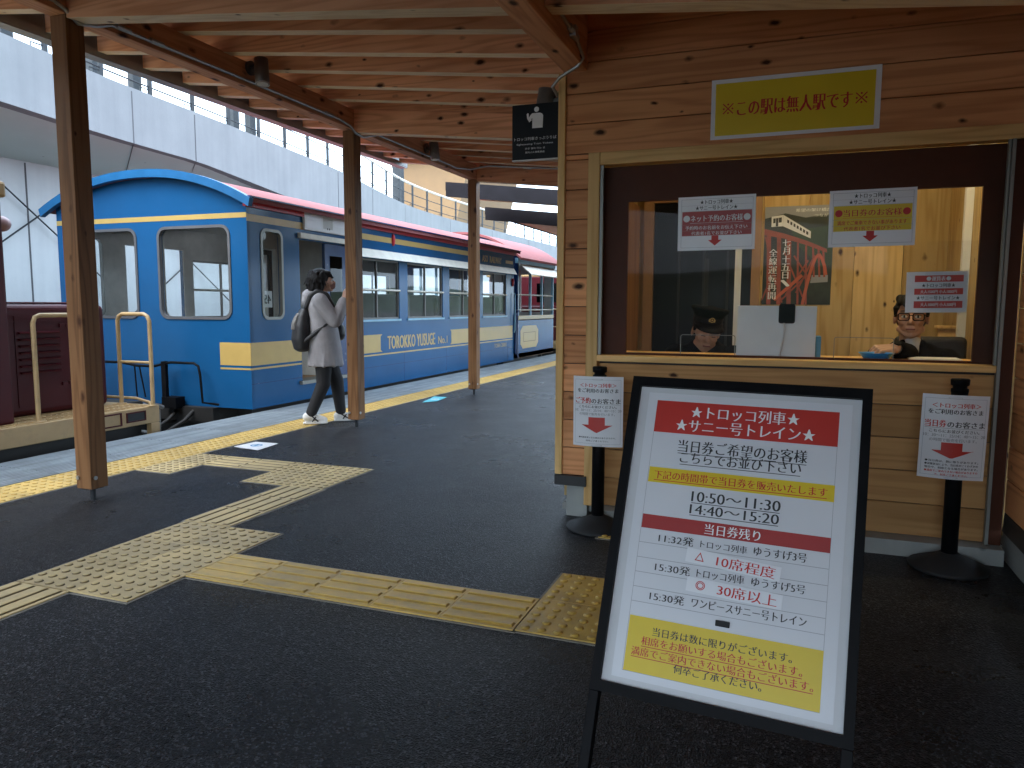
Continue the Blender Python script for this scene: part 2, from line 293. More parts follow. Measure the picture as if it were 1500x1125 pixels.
# ------------------------------------------------------------------ helpers: meshes
def wloc(o):
    v = Vector(o.location); p = o.parent
    while p: v = v+p.location; p = p.parent
    return v
_tc = {}
def text2d(s, res=2, off=0.0):
    key = (s, res, off)
    if key in _tc: return _tc[key]
    cu = bpy.data.curves.new('lettering', 'FONT'); cu.body = s; cu.resolution_u = res; cu.offset = off
    ob = bpy.data.objects.new('lettering', cu); me = bpy.data.meshes.new_from_object(ob)
    v = [tuple(x.co) for x in me.vertices]; f = [tuple(p.vertices) for p in me.polygons]
    bpy.data.objects.remove(ob); bpy.data.curves.remove(cu); bpy.data.meshes.remove(me)
    _tc[key] = (v, f); return v, f
def frame(o, ux, uy):
    ux = Vector(ux).normalized(); uy = Vector(uy).normalized(); n = ux.cross(uy)
    m = Matrix((ux, uy, n)).transposed().to_4x4(); m.translation = o; return m
class MB:
    def __init__(s, xf=None):
        s.v = []; s.f = []; s.m = []; s.r = []; s.sm = []; s.xf = xf; s.mat = 0; s.warp = None
    def add(s, vs, fs, smooth=False, rnd=None):
        k = len(s.v); rnd = random.random() if rnd is None else rnd
        for p in vs:
            p = Vector(p)
            if s.warp: p = Vector(s.warp(p))
            s.v.append(tuple(s.xf @ p) if s.xf else tuple(p))
        for f in fs: s.f.append(tuple(i+k for i in f)); s.m.append(s.mat); s.r.append(rnd); s.sm.append(smooth)
    def box(s, x0, x1, y0, y1, z0, z1, rnd=None):
        s.add([(x, y, z) for x in (x0, x1) for y in (y0, y1) for z in (z0, z1)],
              [(0, 1, 3, 2), (4, 6, 7, 5), (0, 4, 5, 1), (2, 3, 7, 6), (0, 2, 6, 4), (1, 5, 7, 3)], rnd=rnd)
    def hexa(s, pts, rnd=None):   # 4 bottom, 4 top, same winding
        s.add(pts, [(3, 2, 1, 0), (4, 5, 6, 7)]+[(i, (i+1) % 4, 4+(i+1) % 4, 4+i) for i in range(4)], rnd=rnd)
    def bar(s, p0, p1, wx, wz, up=(0, 0, 1), rnd=None):  # rectangular bar between two points
        p0, p1 = Vector(p0), Vector(p1); d = (p1-p0).normalized(); side = d.cross(Vector(up)).normalized(); u = side.cross(d)
        s.hexa([q+side*a*wx/2+u*b*wz/2 for q in (p0, p1) for a, b in ((-1, -1), (1, -1), (1, 1), (-1, 1))], rnd)
    def tube(s, pts, r, n=8, cap=True):
        pts = [Vector(p) for p in pts]; rs = r if isinstance(r, (list, tuple)) else [r]*len(pts)
        vs = []; fs = []; ref = None
        for i, p in enumerate(pts):
            d = (pts[min(i+1, len(pts)-1)]-pts[max(i-1, 0)]).normalized()
            if ref is None: ref = d.orthogonal().normalized()
            a = (ref-d*ref.dot(d)).normalized(); b = d.cross(a); ref = a
            for k in range(n):
                t = 2*math.pi*k/n; vs.append(p+(a*math.cos(t)+b*math.sin(t))*rs[i])
        for i in range(len(pts)-1):
            for k in range(n): fs.append((i*n+k, i*n+(k+1) % n, (i+1)*n+(k+1) % n, (i+1)*n+k))
        s.add(vs, fs, True)
        if cap: s.add(vs[:n], [tuple(range(n-1, -1, -1))]); s.add(vs[-n:], [tuple(range(n))])
    def lathe(s, prof, c=(0, 0, 0), n=24, smooth=True):
        vs = []; fs = []
        for r, z in prof:
            for k in range(n): t = 2*math.pi*k/n; vs.append((c[0]+r*math.cos(t), c[1]+r*math.sin(t), c[2]+z))
        for i in range(len(prof)-1):
            for k in range(n): fs.append((i*n+k, i*n+(k+1) % n, (i+1)*n+(k+1) % n, (i+1)*n+k))
        fs.append(tuple(range(n-1, -1, -1))); fs.append(tuple((len(prof)-1)*n+k for k in range(n)))
        s.add(vs, fs, smooth)
    def ell(s, c, r, rot=(0, 0, 0), n=16, m=10):
        q = Euler(rot).to_matrix(); c = Vector(c); vs = []; fs = []
        for j in range(m+1):
            a = math.pi*j/m
            for k in range(n):
                t = 2*math.pi*k/n; vs.append(c+q @ Vector((r[0]*math.sin(a)*math.cos(t), r[1]*math.sin(a)*math.sin(t), -r[2]*math.cos(a))))
        for j in range(m):
            for k in range(n): fs.append((j*n+k, j*n+(k+1) % n, (j+1)*n+(k+1) % n, (j+1)*n+k))
        s.add(vs, fs, True)
    def cap(s, p0, p1, r0, r1, n=12):
        p0, p1 = Vector(p0), Vector(p1); s.tube([p0, p1], [r0, r1], n); s.ell(p0, (r0,)*3, n=n, m=8); s.ell(p1, (r1,)*3, n=n, m=8)
    def chain(s, pts, rs, n=12):
        for i in range(len(pts)-1): s.cap(pts[i], pts[i+1], rs[i], rs[i+1], n)
    def poly(s, pts, z=0, smooth=False): s.add([(p[0], p[1], z) for p in pts], [tuple(range(len(pts)))], smooth)
    def rect(s, x0, y0, x1, y1, z=0, n=1):
        if n == 1: s.poly([(x0, y0), (x1, y0), (x1, y1), (x0, y1)], z); return
        vs = [(x0+(x1-x0)*i/n, y, z) for i in range(n+1) for y in (y0, y1)]
        s.add(vs, [(2*i, 2*i+2, 2*i+3, 2*i+1) for i in range(n)])
    def slab(s, x0, y0, x1, y1, z0, z1, n=1):
        """thin sheet with front and back, subdivided along x so it can bend"""
        vs = [(x0+(x1-x0)*i/n, y, z) for i in range(n+1) for y in (y0, y1) for z in (z0, z1)]
        fs = []
        for i in range(n):
            a, b = 4*i, 4*i+4
            fs += [(a+1, b+1, b+3, a+3), (a, a+2, b+2, b), (a, b, b+1, a+1), (a+2, a+3, b+3, b+2)]
        fs += [(0, 1, 3, 2), (4*n, 4*n+2, 4*n+3, 4*n+1)]
        s.add(vs, fs)
    def disc(s, x, y, r, z=0, n=20, r0=0):
        if r0: s.add([(x+q*math.cos(2*math.pi*k/n), y+q*math.sin(2*math.pi*k/n), z) for q in (r0, r) for k in range(n)], [(k, n+k, n+(k+1) % n, (k+1) % n) for k in range(n)])
        else: s.poly([(x+r*math.cos(2*math.pi*k/n), y+r*math.sin(2*math.pi*k/n)) for k in range(n)], z)
    def text(s, t, x0, y0, x1, y1, z=0, res=2, bold=0, keep=False, serif=False):
        v, f = text2d(t, res, -.013 if serif else 0.0)
        if not v: return
        ax, bx = min(p[0] for p in v), max(p[0] for p in v); ay, by = min(p[1] for p in v), max(p[1] for p in v)
        sx = (x1-x0)/max(bx-ax, 1e-6); sy = (y1-y0)/max(by-ay, 1e-6)
        if keep:
            k = min(sx, sy); x0 += ((x1-x0)-k*(bx-ax))/2; y0 += ((y1-y0)-k*(by-ay))/2; sx = sy = k
        offs = [-.03, -.01, .01, .03] if serif else [0] if not bold else [-bold, bold]
        for i, d in enumerate(offs):
            s.add([(x0+(p[0]-ax)*sx+d*sy, y0+(p[1]-ay)*sy, z+i*.00015) for p in v], f)
    def ring(s, outer, inner, z0, z1):
        """picture-frame: outer and inner loops with the same number of points"""
        n = len(outer); vs = []
        for lp in (outer, inner):
            for z in (z0, z1): vs += [(p[0], p[1], z) for p in lp]
        fs = []
        for k in range(n):
            j = (k+1) % n
            fs += [(n+k, n+j, 3*n+j, 3*n+k), (k, 2*n+k, 2*n+j, j), (k, j, n+j, n+k), (2*n+k, 3*n+k, 3*n+j, 2*n+j)]
        s.add(vs, fs)
    def plate(s, outline, holes, z0, z1):
        """flat plate with holes (filled 2D curve), thickness z0..z1"""
        c = bpy.data.curves.new('plate', 'CURVE'); c.dimensions = '2D'; c.fill_mode = 'BOTH'; c.extrude = (z1-z0)/2
        for pts in [outline]+list(holes):
            sp = c.splines.new('POLY'); sp.points.add(len(pts)-1); sp.use_cyclic_u = True
            for p, q in zip(sp.points, pts): p.co = (q[0], q[1], 0, 1)
        ob = bpy.data.objects.new('plate', c); me = bpy.data.meshes.new_from_object(ob)
        zc = (z0+z1)/2
        s.add([(x.co[0], x.co[1], x.co[2]+zc) for x in me.vertices], [tuple(p.vertices) for p in me.polygons])
        bpy.data.objects.remove(ob); bpy.data.curves.remove(c); bpy.data.meshes.remove(me)
    def build(s, name, mats, parent=None, bevel=0, loc=None, kind=None, seg=2):
        if not isinstance(mats, (list, tuple)): mats = [mats]
        me = bpy.data.meshes.new(name); o = bpy.data.objects.new(name, me); COL.objects.link(o)
        if parent: o.parent = parent; L0 = wloc(parent)
        else: L0 = Vector(loc) if loc else Vector((0, 0, 0)); o.location = L0
        me.from_pydata([Vector(p)-L0 for p in s.v], [], s.f)
        for m in mats: me.materials.append(M[m] if isinstance(m, str) else m)
        me.polygons.foreach_set('material_index', s.m); me.polygons.foreach_set('use_smooth', s.sm)
        a = me.attributes.new('rnd', 'FLOAT', 'FACE'); a.data.foreach_set('value', s.r)
        me.update()
        if bevel:
            b = o.modifiers.new('bevel', 'BEVEL'); b.width = bevel; b.segments = seg; b.limit_method = 'ANGLE'; b.angle_limit = R(40)
        if kind: o['kind'] = kind
        return o
    def remesh(s, voxel, smooth=4):
        """fuse everything into one continuous skin; returns a new MB"""
        me = bpy.data.meshes.new('skin'); me.from_pydata([Vector(p) for p in s.v], [], s.f)
        o = bpy.data.objects.new('skin', me); COL.objects.link(o)
        m = o.modifiers.new('r', 'REMESH'); m.mode = 'VOXEL'; m.voxel_size = voxel; m.use_smooth_shade = True
        if smooth: q = o.modifiers.new('s', 'SMOOTH'); q.iterations = smooth; q.factor = .5
        bpy.context.view_layer.update(); dg = bpy.context.evaluated_depsgraph_get()
        e = bpy.data.meshes.new_from_object(o.evaluated_get(dg))
        out = MB(); out.add([tuple(v.co) for v in e.vertices], [tuple(p.vertices) for p in e.polygons], True)
        bpy.data.objects.remove(o); bpy.data.meshes.remove(me); bpy.data.meshes.remove(e)
        return out
def rrect(x0, y0, x1, y1, r, n=5):
    out = []
    for cx, cy, a in ((x1-r, y0+r, -90), (x1-r, y1-r, 0), (x0+r, y1-r, 90), (x0+r, y0+r, 180)):
        for k in range(n+1): t = R(a+90*k/n); out.append((cx+r*math.cos(t), cy+r*math.sin(t)))
    return out
def rc(x0, y0, x1, y1): return [(x0, y0), (x1, y0), (x1, y1), (x0, y1)]
def tag(o, label=None, cat=None, group=None, kind=None):
    if label: o['label'] = label
    if cat: o['category'] = cat
    if group: o['group'] = group
    if kind: o['kind'] = kind
    return o
def thing(name, label, cat, loc, group=None):
    o = bpy.data.objects.new(name, None); COL.objects.link(o); o.location = loc; o.empty_display_size = .1
    return tag(o, label, cat, group)
FRONT = lambda x, y, z: frame((x, y, z), (1, 0, 0), (0, 0, 1))      # faces -Y
SIDE = lambda x, y, z: frame((x, y, z), (0, 1, 0), (0, 0, 1))       # faces +X

# ================================================================== THE SETTING
def structure(name, mb, mat, **k): return mb.build(name, mat, kind='structure', **k)
b = MB(); b.box(-600, 600, -300, 900, -1.2, -1.0); structure('ground', b, 'gravel')
b = MB(); b.box(-4.235, 14, -14, 60, -.3, 0); structure('platform', b, 'asphalt')
b = MB(); b.box(-5.27, -4.235, -14, 60, -.9, -.02); b.box(-5.2, 14, -14, 60, -1.0, -.3); structure('platform_side', b, 'conc_dark')
b = MB()
ty = -3.0
while ty < 32:
    for i in range(16): b.box(-5.29+i*.043, -5.29+i*.043+.025, ty, ty+.594, -.012, .008)
    b.mat = 1; b.box(-5.29, -4.602, ty, ty+.594, -.1, -.006, rnd=.5); b.mat = 0; ty += .6
structure('platform_edge_strip', b, ['grate', 'grate_gap'])
# rails, sleepers and ballast
b = MB(); b.box(-8.6, -5.3, -30, 120, -1.0, -.8); structure('track_bed', b, 'bed')
b = MB()
for x in (-7.25, -6.18): b.box(x-.035, x+.035, -30, 120, -.8, -.66)
structure('rails', b, 'rail_grey')

def paving(tiles, name, mat, worn):
    """tiles: (x0,x1,y0,y1,kind) kind D dots, X bars along x, Y bars along y"""
    b = MB(); g = MB()
    for x0, x1, y0, y1, kd in tiles:
        g.box(x0-.012, x1+.012, y0-.012, y1+.012, -.01, .0025)
        nx = max(1, round((x1-x0)/.305)); ny = max(1, round((y1-y0)/.305)); dx = (x1-x0)/nx; dy = (y1-y0)/ny
        for i in range(nx):
            for j in range(ny):
                X, Y = x0+i*dx, y0+j*dy
                tr = random.random(); b.mat = 0; b.box(X+.0012, X+dx-.0012, Y+.0012, Y+dy-.0012, -.005, .006+.0012*random.random(), rnd=tr); k0 = len(b.r)
                if kd == 'D':
                    for p in range(5):
                        for q in range(5):
                            cx, cy = X+(p+.5)*dx/5, Y+(q+.5)*dy/5
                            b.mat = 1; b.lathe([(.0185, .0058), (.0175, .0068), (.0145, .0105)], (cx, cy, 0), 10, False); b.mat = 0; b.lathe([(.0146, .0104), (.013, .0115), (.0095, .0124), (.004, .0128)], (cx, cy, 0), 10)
                else:
                    for p in range(4):
                        cx, cy = X+dx/2, Y+(p+.5)*dy/4; hx, hy = dx/2-.011, .0165
                        if kd == 'Y': cx, cy = X+(p+.5)*dx/4, Y+dy/2; hx, hy = .0165, dy/2-.011
                        q = lambda i, z: [(cx-hx+i, cy-hy+i, z), (cx+hx-i, cy-hy+i, z), (cx+hx-i, cy+hy-i, z), (cx-hx+i, cy+hy-i, z)]
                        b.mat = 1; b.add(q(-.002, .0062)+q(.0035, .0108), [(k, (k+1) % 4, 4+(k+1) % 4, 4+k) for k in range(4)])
                        b.mat = 0; b.add(q(.0033, .0109)+q(.0055, .0122), [(4, 5, 6, 7)]+[(k, (k+1) % 4, 4+(k+1) % 4, 4+k) for k in range(4)])
                b.r[k0:] = [tr]*(len(b.r)-k0)
    structure(name+'_bedding', g, 'grout'); structure(name, b, [mat, 'yellow_dirt_shade' if worn else 'yellow_dirt_shade2'])
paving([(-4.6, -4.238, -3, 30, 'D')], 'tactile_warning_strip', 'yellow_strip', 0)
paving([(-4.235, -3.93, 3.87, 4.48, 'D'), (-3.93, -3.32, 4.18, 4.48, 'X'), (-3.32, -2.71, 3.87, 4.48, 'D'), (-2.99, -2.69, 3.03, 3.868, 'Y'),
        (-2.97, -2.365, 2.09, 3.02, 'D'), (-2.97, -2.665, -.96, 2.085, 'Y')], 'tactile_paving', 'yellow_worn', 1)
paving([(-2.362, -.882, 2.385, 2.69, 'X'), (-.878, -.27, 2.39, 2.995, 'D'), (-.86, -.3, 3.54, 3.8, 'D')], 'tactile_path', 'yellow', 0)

# hills round the station
def hills():
    b = MB(); n = 96; rings = [(160, -1), (260, 4), (400, 14), (560, 24), (680, 16), (760, -2)]
    for i, (rr, h) in enumerate(rings):
        for k in range(n):
            t = 2*math.pi*k/n
            hh = h*(.75+.35*math.sin(3*t+1.3)+.2*math.sin(7*t)+.12*math.sin(17*t+i)+.05*math.sin(31*t+2*i)) if h > 0 else h
            b.v.append((rr*math.cos(t), rr*math.sin(t)+60, hh-1))
    for i in range(len(rings)-1):
        for k in range(n): b.f.append((i*n+k, i*n+(k+1) % n, (i+1)*n+(k+1) % n, (i+1)*n+k)); b.m.append(0); b.r.append(.5); b.sm.append(True)
    structure('hills', b, 'hill')
hills()

# ------------------------------------------------------------------ viaduct with its railing
PATH = [(-8.2, -30), (-7.9, -20), (-7.75, -9), (-7.7, -2), (-8.05, 2.5), (-8.45, 6.2), (-8.82, 7.6), (-9.03, 9.8), (-9.3, 11.8), (-9.78, 15), (-10.6, 18.2), (-11.25, 21), (-11.5, 24), (-11.5, 28), (-11.5, 38), (-11.8, 60)]
def path_at(y):
    for (x0, y0), (x1, y1) in zip(PATH, PATH[1:]):
        if y <= y1: return x0+(x1-x0)*(y-y0)/(y1-y0)
    return PATH[-1][0]
def smooth_path(step=.4):
    ys = [-30+step*i for i in range(int(90/step))]
    return [(sum(path_at(y+d) for d in (-1, -.5, 0, .5, 1))/5, y) for y in ys]
SP = smooth_path()
def zbot(y): return 3.43 if y < 9.8 else max(3.0, 3.43-(y-9.8)*.06)
via = thing('concrete_viaduct', 'long pale concrete viaduct curving behind the blue train, with panel joints along its parapet', 'viaduct', (-9, 6, -1))
def strip(b, secs):
    n = len(secs[0])
    for s in secs: b.v += s
    for i in range(len(secs)-1):
        for k in range(n): b.f.append((i*n+k, i*n+(k+1) % n, (i+1)*n+(k+1) % n, (i+1)*n+k)); b.m.append(0); b.r.append(.5); b.sm.append(False)
b = MB(); strip(b, [[(x, y, zbot(y)), (x, y, 4.2), (x-.25, y, 4.2), (x-.25, y, zbot(y))] for x, y in SP]); b.build('parapet', 'conc', via)
b = MB(); strip(b, [[(x-.02, y, zbot(y)+.02), (x-.27, y, 3.9), (x-5.5, y, 3.9), (x-5.5, y, 3.2), (min(x-.5, -10.6), y, 3.22)] for x, y in SP]); b.build('deck_soffit', 'conc_soffit', via)
b = MB(); strip(b, [[(min(x-.5, -10.6), y, -1), (min(x-.5, -10.6), y, 3.3), (min(x-.5, -10.6)-.4, y, 3.3), (min(x-.5, -10.6)-.4, y, -1)] for x, y in SP]); b.build('retaining_wall', 'conc_wall', via)
for y in (-1.6, 3.2, 8.37, 9.72, 14.9, 17.4, 20.5, 24.5, 28.5, 33):
    x = sum(path_at(y+d) for d in (-1, -.5, 0, .5, 1))/5; b = MB(); b.box(x-.03, x+.005, y-.008, y+.008, zbot(y), 4.15)
    if y in (8.37, 9.72): b.hexa([(x, y-.004, zbot(y)+.008), (x, y+.004, zbot(y)+.008), (-10.62, y+1.394, 3.212), (-10.62, y+1.386, 3.212), (x, y-.004, zbot(y)+.03), (x, y+.004, zbot(y)+.03), (-10.62, y+1.394, 3.24), (-10.62, y+1.386, 3.24)])
    b.build('panel_joint', 'joint', via)
for y in (8.0, 10.4, 13): b = MB(); b.box(-10.62, -10.594, y-.012, y+.012, -1, 3.2); b.build('panel_joint', 'joint', via)
b = MB()
for a, c in (((-10.5, 7.35, 3.0), (-10.5, 9.6, 1.2)), ((-10.5, 7.35, 1.9), (-10.5, 9.0, 3.1)), ((-10.5, 9.6, 3.0), (-10.5, 12.5, .9)), ((-10.5, 9.6, .9), (-10.5, 12.5, 3.0))): b.tube([a, c], .012, 6)
b.build('brace_rod', 'rail_grey', via)
rl = thing('railing', 'thin dark metal railing with pale handrail running along the top of the viaduct parapet', 'railing', (-9, 6, 4.2))
RP = [(x-.1, y) for x, y in SP if y > 1 and y < 46]
b = MB(); b.tube([(x, y, 4.93) for x, y in RP], .035, 8); b.build('handrail', 'handrail', rl)
for z in (4.34, 4.62): b = MB(); b.tube([(x, y, z) for x, y in RP], .013, 6); b.build('rail', 'rail_grey', rl)
y = 2.2
while y < 44:
    x = sum(path_at(y+d) for d in (-1, -.5, 0, .5, 1))/5-.1
    b = MB(); b.box(x-.02, x+.02, y-.03, y+.03, 4.2, 4.91)
    b.tube([(x, y-.18, 4.2), (x, y-.18, 4.3), (x, y-.02, 4.3)], .01, 5)
    b.build('railing_post', 'rail_grey', rl); y += .95 if y < 16 else 1.25
for y, wd in ((6.9, .16), (8.42, .17), (9.23, .12), (11.82, .14), (12.4, .14), (21.8, .34)):
    x = path_at(y)-.75
    b = MB(); b.box(x-wd/2, x+wd/2, y-.08, y+.08, 3.9, 7.4); b.box(x-wd*.8, x+wd*.8, y-.14, y+.14, 3.88, 3.98)
    o = b.build('steel_column', 'rail_grey', None, .006, (x, y, 3.9))
    tag(o, {6.9: 'grey steel column above the parapet, left of the nearest timber post', 8.42: 'grey steel column above the parapet, first right of the nearest timber post', 9.23: 'thin grey steel column second to the right of the nearest timber post',
            11.82: 'left one of the two close grey steel columns above the parapet', 12.4: 'right one of the two close grey steel columns above the parapet', 21.8: 'wide grey steel column in front of the ochre wall'}[y], 'column', 'grey columns above the viaduct')
# ochre station hall beyond the railing
hall = thing('station_hall', 'ochre walled station hall with slanted edge beyond the viaduct railing', 'building', (-15, 30, 3.9))
b = MB(); b.hexa([(-16.1, 30, 3.6), (-14.05, 30, 3.6), (-14.05, 36, 3.6), (-16.1, 36, 3.6), (-17.0, 30, 7.6), (-13.1, 30, 7.6), (-13.1, 36, 7.6), (-17.0, 36, 7.6)]); b.build('wall', 'ochre', hall)
b = MB(); b.box(-17.3, -12.8, 29.6, 36.4, 7.6, 7.8); b.build('roof', 'fascia', hall)
b = MB(); b.box(-15.9, -15.0, 29.97, 30.0, 3.9, 5.0); b.box(-15.85, -15.05, 29.95, 29.97, 4.0, 4.9); b.build('door', 'tan', hall)

# ------------------------------------------------------------------ timber canopy
zr = lambda x: 2.89-.114*(x+3.75)          # underside of the rafters
zt = lambda x: 2.70-.107*(x+3.76)          # underside of the tie beams
can = thing('timber_canopy', 'open timber platform canopy of knotty cedar posts, beams and rafters', 'canopy', (-3.83, 3.19, 0))
PY = (.32, 3.19, 6.06, 8.87)
for y in PY[1:]:
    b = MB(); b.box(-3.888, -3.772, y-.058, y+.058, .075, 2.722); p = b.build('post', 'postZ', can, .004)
    b = MB(); b.tube([(-3.83, y, -.02), (-3.83, y, .08)], .015, 10); b.box(-3.87, -3.79, y-.04, y+.04, .068, .0745); b.build('post_foot', 'rail_grey', p)
    b = MB()
    for q in (.14,): b.tube([(-3.87, y-.058, q), (-3.87, y-.066, q)], .012, 8); b.tube([(-3.771, y-.03, q), (-3.764, y-.03, q)], .012, 8)
    b.build('bolt', 'steel', p)
b = MB(); b.box(-3.89, -3.77, -4.8, 9.0, 2.724, 2.9, rnd=.2); b.build('eaves_beam', 'cedarY', can, .004)
b = MB(); b.box(-1.155, -1.032, -4.8, 3.856, 2.35, 2.62, rnd=.35); b.build('wall_beam', 'cedarY', can, .004)
for y in (-2.2, .32)+PY[1:]:
    x1 = -1.18 if y > 3.5 else .92
    segs = [(-3.769, -1.157), (-1.03, .92)] if y < 3.5 else [(-3.769, -1.2)]
    b = MB()
    for xa, xb in segs:
        b.hexa([(xa, y-.055, zt(xa)), (xb, y-.055, zt(xb)), (xb, y+.055, zt(xb)), (xa, y+.055, zt(xa)), (xa, y-.055, zt(xa)+.2), (xb, y-.055, zt(xb)+.2), (xb, y+.055, zt(xb)+.2), (xa, y+.055, zt(xa)+.2)])
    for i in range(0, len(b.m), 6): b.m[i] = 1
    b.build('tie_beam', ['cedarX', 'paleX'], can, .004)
y = 3.14-.417*19
while y < 9.1:
    xe = 1.6 if y < 3.8 else -1.0
    if y > 3.2 and y < 3.85: xe = 1.0
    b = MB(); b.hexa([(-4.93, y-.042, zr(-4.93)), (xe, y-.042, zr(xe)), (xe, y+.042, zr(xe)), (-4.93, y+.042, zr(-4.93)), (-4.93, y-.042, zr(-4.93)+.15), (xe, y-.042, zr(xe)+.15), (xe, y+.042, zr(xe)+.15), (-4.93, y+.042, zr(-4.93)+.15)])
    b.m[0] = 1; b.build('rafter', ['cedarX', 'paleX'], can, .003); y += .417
def roof_slab(x0, x1, y0, y1, d0, d1):
    return [(x0, y0, zr(x0)+d0), (x1, y0, zr(x1)+d0), (x1, y1, zr(x1)+d0), (x0, y1, zr(x0)+d0), (x0, y0, zr(x0)+d1), (x1, y0, zr(x1)+d1), (x1, y1, zr(x1)+d1), (x0, y1, zr(x0)+d1)]
b = MB(); b.hexa(roof_slab(-5.0, 4.0, -4.9, 9.12, .152, .175)); b.build('roof_boards', 'cedarX', can)
b = MB(); b.hexa(roof_slab(-5.05, 4.05, -4.95, 9.17, .178, .2)); b.build('roof_sheet', 'fascia', can)
b = MB(); b.box(-5.04, -4.935, -4.9, 9.17, 2.985, 3.02); b.box(-5.045, -5.03, -4.9, 9.17, 3.0, 3.19); b.box(-4.94, -4.932, -4.9, 9.17, 3.0, 3.045); b.build('gutter', 'gutter', can)
# conduit on the eaves beam
b = MB(); X = -3.757
b.tube([(X, -2, 2.762), (X, 3.05, 2.762), (X, 3.12, 2.74), (X, 3.2, 2.69), (X+.01, 3.3, 2.71), (X, 3.42, 2.756), (X, 4.4, 2.762), (X, 5.75, 2.76), (X, 5.92, 2.74), (X+.01, 6.0, 2.69), (X+.02, 6.1, 2.676), (X+.01, 6.22, 2.71), (X, 6.4, 2.76), (X, 8.0, 2.76), (X+.02, 8.12, 2.745), (X+.12, 8.3, 2.75), (X+.3, 8.42, 2.8), (X+2.2, 8.42, 2.62)], .011, 8)
for y in (3.5, 3.75, 5.6, 8.42):
    x = X if y < 8 else X+.8
    (b.tube([(x, y-.05, 2.762), (x, y+.05, 2.762)], .017, 8) if y < 8 else b.tube([(x-.05, y, 2.757), (x+.05, y, 2.745)], .017, 8))
tag(b.build('cable_conduit', 'steel', None, 0, (X, 3, 2.76)), 'long grey cable conduit clipped along the eaves beam above the posts', 'conduit')
b = MB()
b.tube([(-1.03, -.5, 2.5), (-1.02, 2.6, 2.47), (-1.02, 3.35, 2.45), (-1.02, 3.62, 2.42), (-1.015, 3.72, 2.37), (-1.05, 3.74, 2.34), (-1.15, 3.76, 2.3), (-1.2, 3.8, 2.27), (-1.19, 3.86, 2.24)], .0085, 8)
b.tube([(-1.02, 3.48, 2.44), (-1.018, 3.6, 2.425)], .017, 8); b.box(-1.03, -1.0, 3.52, 3.56, 2.41, 2.46)
tag(b.build('cable', 'steel', None, 0, (-1.03, 3, 2.45)), 'bare grey cable snaking down from the wall beam to the corner of the ticket office', 'cable')
def spotlight(x, y, z, sx, label, tilt=(0, 0)):
    t = thing('spotlight', label, 'spotlight', (x, y, z), 'downlights under the canopy')
    b = MB(); b.tube([(x, y, z+.03), (x+sx*.02, y, z+.03)], .05, 20); b.tube([(x, y, z+.03), (x+sx*.07, y, z+.02)], .018, 10); b.build('wall_plate', 'lamp', t)
    c = Vector((x+sx*.105, y, z)); d = Vector((tilt[0], tilt[1], -1)).normalized()
    b = MB(); b.tube([c-d*.09, c-d*.087, c+d*.092, c+d*.095], [.044, .05, .05, .047], 20); b.build('housing', 'lamp', t)
    b = MB(); b.tube([c+d*.09, c+d*.1], [.05, .05], 20, False); b.tube([c+d*.0955, c+d*.097], [.04, .04], 16); b.build('lens', 'lens', t)
spotlight(-3.768, 4.62, 2.83, 1, 'grey cylindrical spotlight on the eaves beam, between the nearest and the middle post', (.12, -.1))
spotlight(-3.768, 7.42, 2.80, 1, 'grey cylindrical spotlight on the eaves beam, between the middle and the farthest post', (.1, .05))
spotlight(-1.176, 3.93, 2.21, -1, 'small grey spotlight on the corner of the ticket office above the black sign', (-.15, -.05))
# farther canopies down the platform
def far_canopy(y0, y1, dz, label):
    t = thing('platform_canopy', label, 'canopy', (-3, y0, 0), 'canopies farther down the platform')
    z = lambda x: 2.995+dz-.114*(x+4.95)
    b = MB(); b.hexa([(-4.95, y0, z(-4.95)-.215), (.5, y0, z(.5)-.215), (.5, y0+.03, z(.5)-.215), (-4.95, y0+.03, z(-4.95)-.215), (-4.95, y0, z(-4.95)), (.5, y0, z(.5)), (.5, y0+.03, z(.5)), (-4.95, y0+.03, z(-4.95))])
    b.box(-4.97, -4.951, y0+.03, y1, z(-4.95)-.12, z(-4.95)); b.build('fascia', 'fascia', t)
    b = MB(); b.hexa([(-4.95, y0+.03, z(-4.95)-.1), (.5, y0+.03, z(.5)-.1), (.5, y1, z(.5)-.1), (-4.95, y1, z(-4.95)-.1), (-4.95, y0+.03, z(-4.95)-.02), (.5, y0+.03, z(.5)-.02), (.5, y1, z(.5)-.02), (-4.95, y1, z(-4.95)-.02)]); b.build('soffit', 'tan_soffit', t)
    b = MB(); x = -.9
    for y in (y0+.6, y1-.5): b.box(x-.06, x+.06, y-.06, y+.06, 0, z(x)-.1)
    b.build('post', 'cedarZ', t)
far_canopy(10.4, 11.7, 0, 'short canopy with dark fascia just beyond the farthest timber post')
far_canopy(11.95, 30, -.18, 'long far canopy with tan soffit and dark front fascia, lower and behind the short one')

# ------------------------------------------------------------------ ticket office
off = thing('ticket_office', 'knotty timber ticket office with a wide brown framed counter window', 'ticket office', (-.1, 3.86, 0))
def boards_x(b, x0, x1, z0, z1, y, h=.152, th=.02, n=1):
    z = z0
    while z < z1-.01:
        t = min(z+h, z1); b.box(x0, x1, y, y+th, z, t-.004); z += h
def boards_y(b, y0, y1, z0, z1, x, h=.152, th=.02):
    z = z0
    while z < z1-.01:
        t = min(z+h, z1); b.box(x, x+th, y0, y1, z, t-.004); z += h
b = MB(); boards_x(b, -1.142, .955, 1.937, 2.75, 3.86); boards_x(b, -1.142, -1.019, .236, 1.936, 3.86)
b.build('front_boards', 'boardX', off, .0025)
b = MB(); b.box(-1.15, .955, 3.883, 3.9, 1.937, 2.8); b.box(-1.15, -1.02, 3.883, 3.9, .2, 1.937); b.box(-.955, .93, 3.915, 3.925, .06, .86); b.build('wall_backing', 'flash', off)
